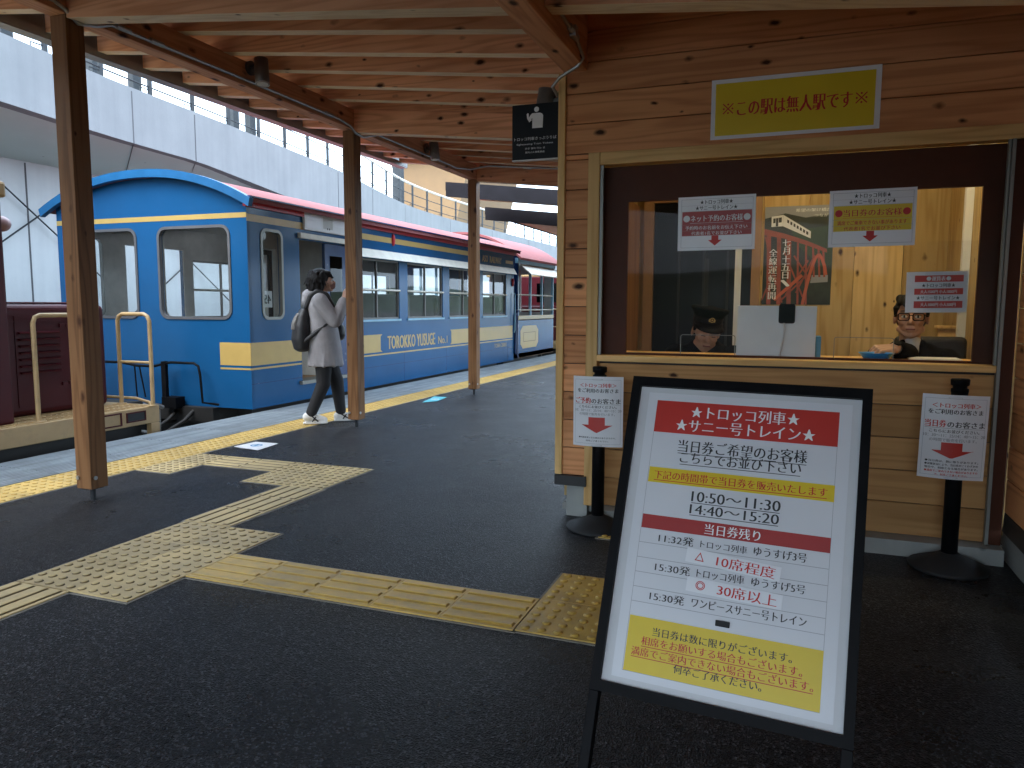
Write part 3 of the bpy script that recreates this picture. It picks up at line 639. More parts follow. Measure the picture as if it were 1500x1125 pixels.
b = MB(); b.box(-1.182, -1.143, 3.845, 3.885, .236, 2.349); b.build('corner_trim', 'trim', off, .003)
b = MB(); b.box(-1.018, -.956, 3.848, 3.93, .075, 1.936); b.build('window_trim', 'trim', off, .003)
b = MB(); b.box(-.955, .955, 3.848, 3.93, 1.872, 1.936); b.build('window_head', 'trimX', off, .003)
b = MB(); b.box(.875, .928, 3.86, 3.93, .075, 1.871); b.build('window_trim', 'brown', off, .003)
for q in ((-.954, -.938, 3.855, 3.872, .895, 1.87), (.858, .872, 3.83, 3.86, .08, 1.87), (.846, .856, 3.84, 3.86, .895, 1.87)): b = MB(); b.box(*q); b.build('channel_strip', 'alu', off)
b = MB(); boards_x(b, -.955, .874, .076, .859, 3.892, .155); b.build('counter_front', 'pale_board', off, .003)
b = MB(); b.box(-.955, .874, 3.838, 4.30, .861, .893, rnd=.9); b.build('counter_top', 'trimX', off, .003)
b = MB(); b.box(-.955, .93, 3.79, 4.1, -.02, .074); b.box(-1.125, -1.008, 3.885, 6.2, -.02, .178); b.box(.955, 1.1, -1, 6.2, -.02, .14); b.box(-1.0, 1.0, 6.0, 6.2, -.02, .178); b.build('foundation', 'conc_base', off, .004)
b = MB(); b.box(-1.18, -1.004, 3.835, 3.905, .18, .234); b.box(-1.18, -1.12, 3.906, 6.2, .18, .234); b.hexa([(.925, -1, .15), (.96, -1, .15), (.96, 3.84, .15), (.925, 3.84, .15), (.93, -1, .235), (.96, -1, .235), (.96, 3.84, .235), (.93, 3.84, .235)]); b.build('flashing', 'flash', off)
b = MB(); boards_y(b, -1, 3.846, .237, 2.8, .93); b.build('side_boards', 'boardY', off, .0025)
b = MB(); b.box(.952, 1.05, -1, 3.846, .2, 2.9); b.build('side_wall', 'flash', off)
# interior of the office
b = MB()
for i in range(7): b.box(-1.12+i*.302, -1.12+(i+1)*.302-.003, 5.72, 5.76, .1, 2.3)
b.build('back_wall', 'plyZ', off)
b = MB()
for i in range(2): b.box(.952, .985, 3.95+i*.9, 3.95+(i+1)*.9-.003, .1, 2.3)
b.build('inner_side_wall', 'plyZ', off)
b = MB(); b.box(-1.15, -1.122, 3.93, 5.72, .1, 2.3); b.build('inner_side_wall', 'plyZ', off)
b = MB(); b.box(-1.16, 1.0, 3.905, 5.8, 2.28, 2.32); b.build('ceiling', 'plyX', off)
b = MB(); b.box(-1.16, 1.0, 3.93, 5.8, .02, .06); b.build('floor', 'conc_dark', off)
b = MB(); b.box(-1.2, 1.05, 5.765, 5.85, .1, 2.75); b.box(-1.175, -1.155, 3.905, 5.8, .236, 2.75); b.build('outer_wall', 'boardX', off)
b = MB(); b.xf = FRONT(0, 3.94, 0); b.plate(rc(-.955, .894, .874, 1.871), [rc(-.82, .905, .78, 1.69)], -.012, .012); wf = b.build('window_frame', 'brown', off)
b = MB(FRONT(0, 3.938, 0)); b.rect(-.825, .898, .785, 1.695); b.build('window_glass', 'glass', wf)
# exchange hatches cut in the clear sheet: thin edges catch the light
b = MB(); b.xf = FRONT(0, 3.932, 0)
for x0, x1 in ((-.535, -.262), (.196, .457)): b.ring(rrect(x0, .896, x1, 1.006, .012), rrect(x0+.003, .899, x1-.003, 1.003, .01), 0, .004)
b.build('hatch_edge', 'alu', wf)
b = MB(FRONT(0, 3.915, 0)); b.rect(.568, .9, .85, 1.45); b.build('clear_screen', 'acrylic', wf)
# back door and inner door
b = MB(); b.xf = FRONT(0, 5.71, 0); b.ring(rc(-1.06, .12, -.225, 1.98), rc(-.99, .12, -.285, 1.91), 0, .05); bd = b.build('back_door', 'brass_wood', off)
b = MB(); b.box(-.99, -.285, 5.70, 5.715, .12, 1.91); b.build('door_pane', 'black_sign', bd)
b = MB()
for x in (-.8, -.62, -.45): b.box(x-.008, x+.008, 5.685, 5.7, .12, 1.91)
b.box(-.62, -.585, 5.694, 5.6995, .95, 1.5); b.build('door_stile', 'rail_grey', bd)
b = MB(); b.box(-.4, -.355, 5.69, 5.697, .8, 1.62); b.build('door_light', 'white', bd)
b = MB(); b.box(-1.08, -1.05, 4.75, 5.45, .1, 1.86); b.build('inner_door', 'door_wood', off, .004)
b = MB(); b.box(.91, .95, 5.0, 5.05, .1, 2.27); b.box(.93, .95, 4.55, 4.6, .1, 2.27); b.build('inner_pipe', 'white', off)
lf = thing('ceiling_lamp', 'white ceiling lamp inside the ticket office behind the counter window', 'lamp', (.25, 4.4, 2.27))
b = MB(); b.box(-.25, .75, 4.33, 4.47, 2.245, 2.278); b.build('lamp_body', 'white', lf, .004)
b = MB(); b.tube([(-.21, 4.4, 2.22), (.71, 4.4, 2.22)], .022, 12); b.build('lamp_tube', 'tube', lf)

# ================================================================== SIGNS AND NOTICES
class Print:
    """a printed sheet: coordinates are fractions, x from the left, y from the top"""
    def __init__(s, W, H, xf, warp=None): s.W, s.H, s.xf, s.warp, s.p, s.lift = W, H, xf, warp, {}, .0006
    def mb(s, ink, name='lettering'):
        if (name, ink) not in s.p: b = MB(s.xf); b.warp = s.warp; s.p[(name, ink)] = b
        return s.p[(name, ink)]
    def own(s, ink, name): s.k = getattr(s, 'k', 0)+1; b = s.mb(ink, name+'#'+str(s.k)); return b
    def band(s, ink, x0, y0, x1, y1, z=1, name='printed_band'): s.own(ink, name).rect(x0*s.W, (1-y1)*s.H, x1*s.W, (1-y0)*s.H, s.lift*z, 10 if s.warp else 1)
    def line(s, ink, x0, y0, x1, y1, th=.0008, z=2, name='lettering'):
        b = s.mb(ink, name); X0, Y0, X1, Y1 = x0*s.W, (1-y0)*s.H, x1*s.W, (1-y1)*s.H
        if abs(Y1-Y0) < abs(X1-X0): b.rect(X0, Y0-th/2, X1, Y0+th/2, s.lift*z, 10 if s.warp else 1)
        else: b.rect(X0-th/2, Y1, X0+th/2, Y0, s.lift*z)
    def text(s, ink, t, x0, y0, x1, y1, z=2, bold=0, keep=False, serif=False): s.own(ink, 'lettering').text(t, x0*s.W, (1-y1)*s.H, x1*s.W, (1-y0)*s.H, s.lift*z, 2, bold, keep, serif)
    def box(s, ink, x0, y0, x1, y1, th=.0008): 
        s.line(ink, x0, y0, x1, y0, th); s.line(ink, x0, y1, x1, y1, th); s.line(ink, x0, y0, x0, y1, th); s.line(ink, x1, y0, x1, y1, th)
    def arrow(s, ink, x0, x1, h0, h1, y0, ym, y1, z=2):
        b = s.mb(ink, 'printed_arrow'); W, H = s.W, s.H; c = (x0+x1)/2
        b.rect(x0*W, (1-ym)*H, x1*W, (1-y0)*H, s.lift*z, 8)
        for i in range(16):
            xa, xb = h0+(h1-h0)*i/16, h0+(h1-h0)*(i+1)/16; ya, yb = [ym+(y1-ym)*(1-abs(q-c)/((h1-h0)/2)) for q in (xa, xb)]
            b.add([(xa*W, (1-ya)*H, s.lift*z), (xb*W, (1-yb)*H, s.lift*z), (xb*W, (1-ym)*H, s.lift*z), (xa*W, (1-ym)*H, s.lift*z)], [(0, 1, 2, 3)])
    def disc(s, ink, x, y, r, z=2, name='lettering'): s.mb(ink, name).disc(x*s.W, (1-y)*s.H, r, s.lift*z)
    def finish(s, parent):
        for (name, ink), b in s.p.items(): b.build(name.split('#')[0], ink, parent)
def sheet(name, label, cat, W, H, xf, mat='paper', warp=None, th=.0008, group=None):
    b = MB(xf); b.warp = warp; b.slab(0, 0, W, H, -th, 0, 12 if warp else 1)
    o = b.build(name, mat, None, 0, tuple(xf.translation)); tag(o, label, cat, group)
    return o, Print(W, H, xf, warp)

# --- the big sandwich board -----------------------------------------------------------------
AB = Matrix.Translation((-.125, 1.572, .275)) @ Matrix.Rotation(R(-3.666), 4, 'Z') @ Matrix.Rotation(R(-23.385), 4, 'X') @ Matrix.Rotation(R(.739), 4, 'Y')
ABF = AB @ frame((0, 0, 0), (1, 0, 0), (0, 0, 1))
sb = thing('sandwich_board', 'black framed A-board with a large red, white and yellow ticket notice', 'sandwich board', (-.11, 1.62, 0))
b = MB(ABF); b.plate(rc(-.2755, 0, .2755, .755), [rc(-.2535, .023, .2555, .731)], -.022, .006); b.build('frame', 'black', sb, .002)
for x0 in (-.2755, .2525):
    b = MB(ABF); b.add([(x, y, z) for x in (x0, x0+.023) for y in (-.299, -.0005) for z in (-.022, .006)], [(0, 1, 3, 2), (4, 6, 7, 5), (0, 4, 5, 1), (2, 3, 7, 6), (0, 2, 6, 4), (1, 5, 7, 3)]); b.build('leg', 'black', sb, .002)
for x0 in (-.2755, .2525):
    b = MB(); p = AB @ Vector((x0+.0115, .035, .72)); q = Vector((p.x+.005, p.y+.46, .006)); b.bar(p, q, .022, .022); b.build('leg', 'black', sb, .002)
b = MB(ABF); b.slab(-.2534, .0231, .2554, .7309, -.012, -.006); pn = b.build('panel', 'board_white', sb)
b = MB(ABF); b.slab(-.231, .038, .236, .717, -.0055, -.0045); po = b.build('poster', 'poster_paper', sb)
pr = Print(.001, .001, ABF @ Matrix.Translation((0, 0, -.0045)))
def mband(ink, x0, y0, x1, y1, z=1): pr.own(ink, 'printed_band').rect(x0/1e3, y0/1e3, x1/1e3, y1/1e3, z*.0006)
def mtext(ink, t, x0, y0, x1, y1, z=2, bold=0.0, u=False, name='lettering'):
    g_ = pr.own(ink, name); g_.text(t, x0/1e3, y0/1e3, x1/1e3, y1/1e3, z*.0006, 3, bold, serif=True)
    if u: g_.rect(x0/1e3, (y0-4.2)/1e3, x1/1e3, (y0-2.6)/1e3, z*.0006)
mband('red_band', -208, 617, 210, 698); mband('yellow_band', -206, 491.5, 210, 529); mband('dark_red_band', -207, 380, 209, 413); mband('yellow_band', -206, 55.5, 209.5, 177.5)
mtext('ink_white', '★トロッコ列車★', -121, 658, 125, 689, bold=.02); mtext('ink_white', '★サニー号トレイン★', -154, 623, 161, 653, bold=.02)
mtext('ink', '当日券ご希望のお客様', -143, 572, 148, 602, bold=.018, u=True); mtext('ink', 'こちらでお並び下さい', -135, 545, 137, 573, bold=.018, u=True)
mtext('ink_red', '下記の時間帯で当日券を販売いたします', -192, 501, 195, 521, bold=.016, u=True)
mtext('ink', '10:50～11:30', -97, 456, 100, 480, bold=.022, u=True); mtext('ink', '14:40～15:20', -98, 427, 99, 449, bold=.022, u=True)
mtext('ink_white', '当日券残り', -59, 384, 63, 408, bold=.018)
mtext('ink', '11:32発', -162, 351, -81, 371, bold=.014); mtext('ink', 'トロッコ列車', -65, 352, 38, 369, bold=.014); mtext('ink', 'ゆうすげ3号', 53, 352, 163, 372, bold=.014)
mtext('ink', '15:30発', -162, 284, -81, 304, bold=.014); mtext('ink', 'トロッコ列車', -66, 285, 38, 304, bold=.014); mtext('ink', 'ゆうすげ5号', 54, 285, 165, 304, bold=.014)
mtext('ink', '15:30発', -166, 217, -87, 237, bold=.014); mtext('ink', 'ワンピースサニー号トレイン', -70, 218, 172, 238, bold=.014)
mtext('ink', '当日券は数に限りがございます。', -149, 140, 149, 159, bold=.018)
mtext('ink_red', '相席をお願いする場合もございます。', -172, 117, 171, 136, bold=.016, u=True); mtext('ink_red', '満席でご案内できない場合もございます。', -192, 92, 194, 111, bold=.016, u=True)
mtext('ink', '何卒ご了承ください。', -93, 71, 93, 90, bold=.018)
g = pr.mb('ink_grey', 'printed_rule')
for y in (346, 311, 277, 243, 209.5): g.rect(-.2075, (y-.5)/1e3, .2085, (y+.5)/1e3, .0006)
for x in (-.2078, .2092): g.rect(x-.0004, .055, x+.0004, .698, .0005)
g.rect(-.2078, .0546, .2092, .0556, .0005)
pr.finish(po)
# strips and a magnet laid on the poster
for x0, y0, x1, y1, a, mk, tx in ((-94, 303, 113, 348, -4.0, '△', '10席程度'), (-86, 244, 121, 284, -2.2, '◎', '30席以上')):
    xf = ABF @ Matrix.Translation(((x0+x1)/2e3, (y0+y1)/2e3, -.001)) @ Matrix.Rotation(R(a), 4, 'Z')
    b = MB(xf); b.slab(-.1035, -.016, .1035, .016, 0, .0012); st = b.build('number_strip', 'gloss_paper', sb)
    b = MB(xf); b.text(mk, -.083, -.0095, -.062, .0105, .0018); b.text(tx, -.034, -.0125, .092, .0125, .0018, 3, .03, serif=True); b.build('lettering', 'ink_red', st)
b = MB(ABF); b.add([(x, y, z) for x in (-.014, .017) for y in (.187, .2) for z in (-.003, .002)], [(0, 1, 3, 2), (4, 6, 7, 5), (0, 4, 5, 1), (2, 3, 7, 6), (0, 2, 6, 4), (1, 5, 7, 3)]); b.build('magnet', 'black_rubber', sb, .0015)

# --- yellow notice above the window -----------------------------------------------------------
o, p = sheet('notice', 'wide yellow notice with white border on the boards above the counter window', 'notice', .746, .281, FRONT(-.408, 3.8565, 1.958) @ Matrix.Rotation(R(.0), 4, 'Z'), 'paper', None, .002)
p.band('yellow_band', .027, .07, .968, .94); p.text('ink_red', 'この駅は無人駅です', .165, .37, .84, .635, bold=.008, serif=True)
for cx in (.107, .893):
    g = p.own('ink_red', 'lettering'); X0, Y0 = cx*.746, .505*.281
    for sg_ in (1, -1):
        c_, s_ = .0235, .0235*sg_; nx, ny = .0018, -.0018*sg_
        g.add([(X0-c_+nx, Y0-s_+ny, .0012+.0001*sg_), (X0-c_-nx, Y0-s_-ny, .0012+.0001*sg_), (X0+c_-nx, Y0+s_-ny, .0012+.0001*sg_), (X0+c_+nx, Y0+s_+ny, .0012+.0001*sg_)], [(0, 1, 2, 3)])
    for dx_, dy_ in ((.02, 0), (-.02, 0), (0, .02), (0, -.02)): g.disc(X0+dx_, Y0+dy_, .0046, .0012, 14)
p.finish(o)
# --- papers behind / on the glass ----------------------------------------------------------------
def counter_paper(x0, z0, W, H, label, band, ink, head, l1, l2, dot):
    o, p = sheet('paper_notice', label, 'notice', W, H, FRONT(x0, 3.926, z0) @ Matrix.Rotation(R(.4), 4, 'Z'), 'gloss_paper')
    p.text('ink', '★トロッコ列車★', .29, .065, .71, .15, bold=.02); p.text('ink', '★サニー号トレイン★', .23, .175, .77, .255, bold=.02)
    p.band(band, .055, .275, .955, .725); p.text(ink, head, .17, .345, .84, .465, bold=.02, serif=True); p.line(ink, .16, .49, .85, .49, .0012)
    p.disc(dot, .115, .405, .0165); p.disc(dot, .895, .405, .0165)
    p.text(ink, l1, .1, .54, .9, .615, bold=.015); p.text(ink, l2, .18, .645, .83, .715, bold=.015)
    p.arrow('ink_red', .445, .535, .40, .58, .728, .81, .915); p.box('ink_grey', .045, .05, .965, .945, .0012)
    for y in (.165, .27, .52, .63): p.line('ink_grey', .045, y, .965, y, .0007)
    p.finish(o)
counter_paper(-.5615, 1.431, .376, .268, 'white notice with a dark red band on the counter glass, left of the bridge poster', 'dark_red_band', 'ink_white', 'ネット予約のお客様', '予約時のお名前をお伝え下さい', '代表者1名でお並び下さい', 'ink_white')
counter_paper(.1485, 1.433, .37, .264, 'white notice with a bright yellow band on the counter glass, right of the bridge poster', 'yellow_band', 'ink_red', '当日券のお客様', '満席でご乗車できない事があります', '代表者1名でお並び下さい', 'ink_red')
o, p = sheet('fare_notice', 'small white fare list with three red bands hanging before the man with glasses', 'notice', .25, .187, FRONT(.4945, 3.926, 1.125) @ Matrix.Rotation(R(.6), 4, 'Z'), 'gloss_paper')
for y0, y1 in ((.09, .25), (.41, .56), (.72, .89)): p.band('red_band', .14, y0, .93, y1)
p.text('ink_white', '運賃表', .42, .115, .64, .225, bold=.03); p.disc('ink_white', .37, .17, .0095); p.disc('ink_white', .69, .17, .0095)
p.text('ink', '★トロッコ列車★', .26, .285, .8, .385, bold=.02); p.text('ink_white', '大人1500円 小人1000円', .24, .445, .83, .53, bold=.02)
p.text('ink', '★サニー号トレイン★', .18, .595, .88, .69, bold=.02); p.text('ink_white', '大人1000円 小人500円', .25, .76, .82, .85, bold=.02); p.finish(o)
# --- poster on the back wall ----------------------------------------------------------------------
PW, PH = .455, .69
o, p = sheet('bridge_poster', 'dark poster of a white train crossing a red steel bridge', 'poster', PW, PH, FRONT(-.207, 5.712, 1.165), 'green_dark', None, .002)
def pp(ink, name, pts, z=1): p.mb(ink, name).poly([(x*PW, (1-y)*PH) for x, y in pts][::-1], .0006*z)
def pb(ink, x0, y0, x1, y1, w, z=1, name='bridge_picture'):
    d = Vector(((x1-x0)*PW, -(y1-y0)*PH, 0)); n = Vector((-d.y, d.x, 0)).normalized()*w/2; a = Vector((x0*PW, (1-y0)*PH, .0006*z)); c = a+d
    p.mb(ink, name).add([a+n, c+n, c-n, a-n], [(3, 2, 1, 0)])
pp('ink_grey', 'background_picture', [(0, 0), (1, 0), (1, .08), (.6, .12), (.3, .07), (0, .12)]); pp('hill', 'background_picture', [(.4, .25), (1, .2), (1, .6), (.85, .62), (.5, .4)]); pp('ink_grey', 'background_picture', [(.72, .7), (.95, .7), (.95, .77), (.70, .78)])
pp('bridge_red', 'bridge_picture', [(0, .22), (.3, .275), (.62, .35), (.92, .44), (.92, .475), (.6, .39), (.3, .325), (0, .285)], 2)
for x, yt in ((.07, .27), (.22, .3), (.37, .33), (.5, .37), (.62, .4), (.72, .42), (.8, .44), (.87, .46)):
    pb('bridge_red', x, yt, x+.03, 1 if x < .66 else .72, .028 if x < .5 else .013, 3)
for a in ((.0, .95, .25, .5), (.05, .4, .3, .98), (.25, .98, .62, .72), (.3, .45, .6, .92), (.35, .9, .66, .55), (.02, .3, .2, .8), (.45, .5, .7, .75), (.5, .88, .75, .5)): pb('bridge_red', *a, .011, 2)
pts = [(.6, 1), (.63, .88), (.67, .75), (.71, .63), (.76, .53), (.81, .49), (.86, .54), (.9, .62), (.92, .7)]
for (xa, ya), (xb, yb_) in zip(pts, pts[1:]): pb('bridge_red2', xa, ya, xb, yb_, .02, 4)
pb('bridge_red2', .18, .95, .58, .7, .022, 4)
pp('paper', 'train_picture', [(.1, .1), (.27, .085), (.27, .2), (.1, .205)], 5); pp('paper', 'train_picture', [(.271, .085), (.68, .26), (.68, .33), (.271, .2)], 5)
for a in (((.125, .12), (.16, .117), (.16, .165), (.125, .167)), ((.205, .113), (.25, .11), (.25, .16), (.205, .163)), ((.165, .117), (.2, .114), (.2, .2), (.165, .2))): pp('ink', 'train_picture', a, 6)
for k in range(7): x = .33+k*.047; y = .085+(x-.27)*.427+.022; pp('ink', 'train_picture', [(x, y), (x+.03, y+.012), (x+.03, y+.043), (x, y+.032)], 6)
p.text('ink_white', '希望の架け橋が', .45, .028, .96, .062, 6, .02); p.text('ink_white', 'つながる', .72, .085, .98, .115, 6, .02)
for k, ch in enumerate('七月十五日、'): p.text('ink_white', ch, .27, .335+k*.082, .40, .405+k*.082, 7, .03, True, True)
for k, ch in enumerate('全線運転再開'): p.text('ink_white', ch, .08, .43+k*.088, .21, .505+k*.088, 7, .03, True, True)
p.finish(o)
o, p = sheet('wall_notice', 'narrow white leaflet with red and yellow heading on the left inner office wall', 'notice', .3, .55, frame((-1.118, 4.9, 1.05), (0, 1, 0), (0, 0, 1)), 'paper')
p.band('red_band', 0, .04, 1, .1); p.band('yellow_band', 0, .1, 1, .15)
for k in range(3): p.band('yellow_band', .55, .3+k*.2, .95, .42+k*.2); p.disc('blue_print', .3, .36+k*.2, .02)
p.finish(o)
o, p = sheet('wall_notice', 'red and yellow leaflet on the right inner wall of the ticket office', 'notice', .3, .3, frame((.949, 4.5, 1.42), (0, -1, 0), (0, 0, 1)), 'paper')
p.band('red_band', 0, .0, 1, .25); p.band('yellow_band', 0, .25, 1, .8); p.finish(o)
# --- black hanging sign --------------------------------------------------------------------------------
b = MB(); b.box(-1.447, -1.184, 3.87, 3.895, 1.928, 2.214)
sg = b.build('hanging_sign', 'black_sign', None, .002, (-1.31, 3.88, 2.07)); tag(sg, 'square black sign with a white human figure at the corner of the ticket office', 'sign')
p = Print(.263, .286, FRONT(-1.447, 3.8695, 1.928))
b = p.mb('ink_white', 'pictogram'); W, H = .263, .286
b.disc(.525*W, .895*H, .0135, .001, 24)
b.poly([(.435*W, .56*H), (.655*W, .56*H), (.665*W, .78*H), (.645*W, .81*H), (.60*W, .83*H), (.46*W, .83*H), (.415*W, .805*H), (.37*W, .72*H), (.335*W, .745*H), (.335*W, .825*H), (.345*W, .84*H), (.36*W, .84*H), (.37*W, .825*H), (.372*W, .77*H), (.40*W, .70*H), (.375*W, .675*H)][:5]+[(.435*W, .83*H)], .001)
b.poly([(.435*W, .83*H), (.395*W, .80*H), (.355*W, .745*H), (.37*W, .675*H), (.435*W, .745*H)], .001)
b.poly([(.325*W, .74*H), (.315*W, .82*H), (.33*W, .835*H), (.35*W, .835*H), (.36*W, .82*H), (.36*W, .745*H), (.43*W, .71*H), (.37*W, .67*H)][::-1], .0012)
for t, x0, y0, x1, y1 in (('トロッコ列車きっぷうりば', .05, .595, .95, .655), ('Sightseeing Train Tickets', .1, .705, .88, .745), ('관광 열차 타는 곳', .28, .785, .71, .82), ('観光小火車售票處', .29, .855, .7, .89)): p.text('ink_white', t, x0, y0, x1, y1)
p.finish(sg)
b = MB(); b.box(-1.447, -1.184, 3.868, 3.897, 1.922, 1.9275); b.build('sign_edge', 'white', sg)
b = MB(); b.box(-1.184, -1.178, 3.86, 3.9, 1.93, 2.21); b.build('bracket', 'black', sg)

# --- queue posts with notices ------------------------------------------------------------------------------
def queue_post(x, y, label):
    t = thing('queue_post', label, 'queue post', (x, y, 0), 'black queue posts at the counter')
    b = MB(); b.lathe([(.16, .0), (.163, .008), (.158, .016), (.06, .058), (.042, .068), (.038, .072)], (x, y, 0), 40); b.build('base', 'black_rubber', t)
    b = MB(); b.lathe([(.0325, .06), (.0325, .79)], (x, y, 0), 24); b.build('pole', 'black', t)
    b = MB(); b.lathe([(.0345, .785), (.0345, .80), (.028, .803), (.028, .812), (.036, .816), (.0375, .838), (.034, .843)], (x, y, 0), 24); b.build('head', 'black', t)
queue_post(-.905, 3.71, 'black belt post nearest the corner of the ticket office, partly behind the A-board')
queue_post(.695, 3.69, 'black belt post at the right end of the counter, beside the side wall')
def post_paper(x, y, z0, W, H, label, red, small, rot):
    k = -1.1
    warp = lambda q: (q.x, q.y, q.z+k*(q.x-W/2)**2+.004*math.sin(15*q.x))
    o, p = sheet('paper_notice', label, 'notice', W, H, FRONT(x, y, z0) @ Matrix.Rotation(R(rot), 4, 'Z'), 'gloss_paper', warp)
    p.text('ink_red', '＜トロッコ列車＞', .15, .095, .87, .155, bold=.03); p.text('ink', 'をご利用のお客さま', .1, .17, .91, .23, bold=.03)
    p.text('ink_red', red, .06, .3, .37, .385, bold=.03); p.text('ink', 'のお客さま', .39, .31, .95, .385, bold=.03); p.line('ink', .06, .395, .95, .395, .001)
    p.text('ink', 'こちらにお並びください。', .13, .41, .88, .45, bold=.02); p.text('ink_grey', '10：30～11：25/14：40～15：20', .05, .465, .97, .50, bold=.01); p.text('ink_grey', 'の時間で販売を行います。', .14, .515, .85, .555, bold=.01)
    if small:
        p.arrow('red_band', .32, .64, .19, .81, .565, .66, .755)
        for i, (s_, c_) in enumerate((('●当日券は、数に限りがあります。', 'ink'), ('●混雑状況により、当日券がご\u304fわずかの', 'ink'), ('場合や、相席となる場合があります。', 'ink'), ('●満席でご案内できない場合がありますの', 'ink_red'), ('で、何卒ご了承ください。', 'ink_red'))): p.text(c_, s_, .1 if i < 4 else .25, .775+i*.04, .9 if i < 4 else .75, .803+i*.04, bold=.03)
    else:
        p.arrow('red_band', .33, .66, .19, .81, .58, .69, .805)
        p.text('ink', '●時間変更となる場合がありますので、', .13, .86, .87, .885, bold=.02); p.text('ink', '何卒ご了承ください。', .28, .905, .73, .93, bold=.02)
    p.box('ink_grey', .045, .045, .955, .96, .0009); p.finish(o)
    t = MB(); t.xf = FRONT(x, y, z0)
    for u, v in ((W/2, H-.014), (W/2, .006)): t.ell((u, v, .004), (.028, .005, .003), n=12, m=6)
    t.build('clip', 'acrylic', o)
post_paper(-1.033, 3.665, .437, .258, .358, 'white reservation notice with a red arrow taped to the queue post by the office corner', 'ご予約', False, .3)
post_paper(.545, 3.645, .41, .255, .368, 'white same-day ticket notice with a red arrow taped to the right-hand queue post', '当日券', True, -.9)
# --- things on the counter ------------------------------------------------------------------------------------
b = MB(); b.xf = FRONT(-.264, 4.03, .8935) @ Matrix.Rotation(R(-.3), 4, 'Z'); b.slab(0, 0, .38, .262, -.01, 0)
tag(b.build('white_board', 'white', None, .002, (-.07, 4.03, .894)), 'blank white board standing on the counter behind the glass', 'board')
b = MB(); b.xf = FRONT(-.062, 4.018, 1.066); b.plate(rrect(0, 0, .078, .098, .012), [], -.018, 0)
cr = b.build('card_reader', 'black', None, .002, (-.02, 4.02, 1.066)); tag(cr, 'small black card reader fixed to the top of the white board', 'card reader')
b = MB(); b.tube([(-.035, 4.015, 1.068), (-.033, 4.008, 1.03), (-.04, 4.008, .97), (-.052, 4.01, .9), (-.08, 4.0, .899)], .0045, 8); b.build('cable', 'white', cr)
b = MB(); c = (.392, 4.02, .894); b.lathe([(.045, 0), (.05, .001), (.078, .034), (.081, .036), (.076, .0355), (.047, .005), (.0, .004)], c, 32)
tag(b.build('coin_tray', 'tray', None, 0, c), 'bright blue plastic coin tray on the counter', 'tray')
b = MB(); b.box(.55, .78, 4.12, 4.28, .894, .9); tag(b.build('papers', 'paper', None, 0, (.6, 4.2, .894)), 'flat white papers on the counter in front of the man with glasses', 'papers')
b = MB(); b.box(.12, .145, 4.1, 4.24, .894, 1.0); tag(b.build('file', 'blue_print', None, .002, (.13, 4.1, .894)), 'narrow blue file standing beside the white board', 'file')
for q, ink, label in ((((-4.20, 4.81), (-3.92, 4.76), (-3.955, 5.06), (-4.18, 5.05)), 'gloss_paper', 'white sticker on the asphalt beside the yellow warning strip, left of the walking woman'), (((-4.07, 7.86), (-3.96, 8.04), (-4.02, 8.45), (-4.2, 8.45)), 'cyan', 'blue sticker on the asphalt beside the yellow warning strip, between the posts')):
    b = MB(); b.add([(x, y, .004) for x, y in q], [(0, 1, 2, 3)]); b.add([(x, y, .001) for x, y in q], [(3, 2, 1, 0)])
    o = b.build('floor_sticker', ink, None, 0, (q[0][0], q[0][1], .001)); tag(o, label, 'sticker', 'floor stickers')
    cx = sum(a for a, _ in q)/4; cy = sum(a for _, a in q)/4
    b = MB(); b.disc(cx, cy, .05, .0048, 16, .035); b.box(cx-.012, cx+.012, cy-.03, cy+.03, .0045, .0049); b.build('printed_mark', 'blue_print' if ink != 'cyan' else 'ink_white', o)

# ================================================================== TRAINS
XS, XC, YE = -5.36, -6.72, 6.446          # platform side, centre line, near end of the blue carriage
LEN = 8.03
car = thing('railway_carriage', 'blue railway carriage with gold stripes, arched roof and an open door', 'carriage', (XC, YE, 0))
def arch(x, half=1.44, z0=2.25, z1=2.57): return z0+(z1-z0)*(1-(abs(x)/half)**2.2)
WIN = [2.034, 3.484, 4.934, 6.384]; WW = 1.2; WZ0, WZ1 = .955, 1.775
side_holes = [rrect(.224, 1.005, .556, 1.95, .075), rc(.885, .25, 1.86, 1.9)]+[rc(x, WZ0, x+WW, WZ1) for x in WIN]
def car_side(x):
    b = MB(SIDE(x, YE, 0)); b.plate(rc(0.002, .035, LEN, 2.25), side_holes, -.05, 0); return b
b = car_side(XS); b.build('side_wall', 'blue', car, .004)
b = car_side(2*XC-XS+.05); b.build('side_wall', 'blue', car)
for x in (XS-.053, 2*XC-XS+.07):
    b = MB(SIDE(x, YE, 0)); b.plate(rc(.06, .2, LEN-.06, 2.18), side_holes, -.012, 0); b.build('lining', 'train_in', car)
out = [(-1.36, .035), (1.36, .035), (1.36, 2.2)]+[(1.36-2.72*k/24, arch(1.36-2.72*k/24)-.03) for k in range(25)]+[(-1.36, 2.2)]
ends = [rrect(.17, 1.01, 1.12, 1.97, .1), rrect(-1.12, 1.01, -.17, 1.97, .1)]
for y in (YE, YE+LEN-.05):
    b = MB(FRONT(XC, y, 0)); b.plate(out, ends, -.05, 0); e = b.build('end_wall', 'blue', car, .004)
    for x0, x1 in ((.17, 1.12), (-1.12, -.17)):
        b = MB(FRONT(XC, y, 0)); b.ring(rrect(x0-.022, .988, x1+.022, 1.992, .115), rrect(x0+.008, 1.018, x1-.008, 1.962, .092), -.03, .012); wn = b.build('end_window', 'rubber', car)
        b = MB(FRONT(XC, y, 0)); b.rect(x0-.01, 1.0, x1+.01, 1.98, -.028); b.build('pane', 'train_glass', wn)
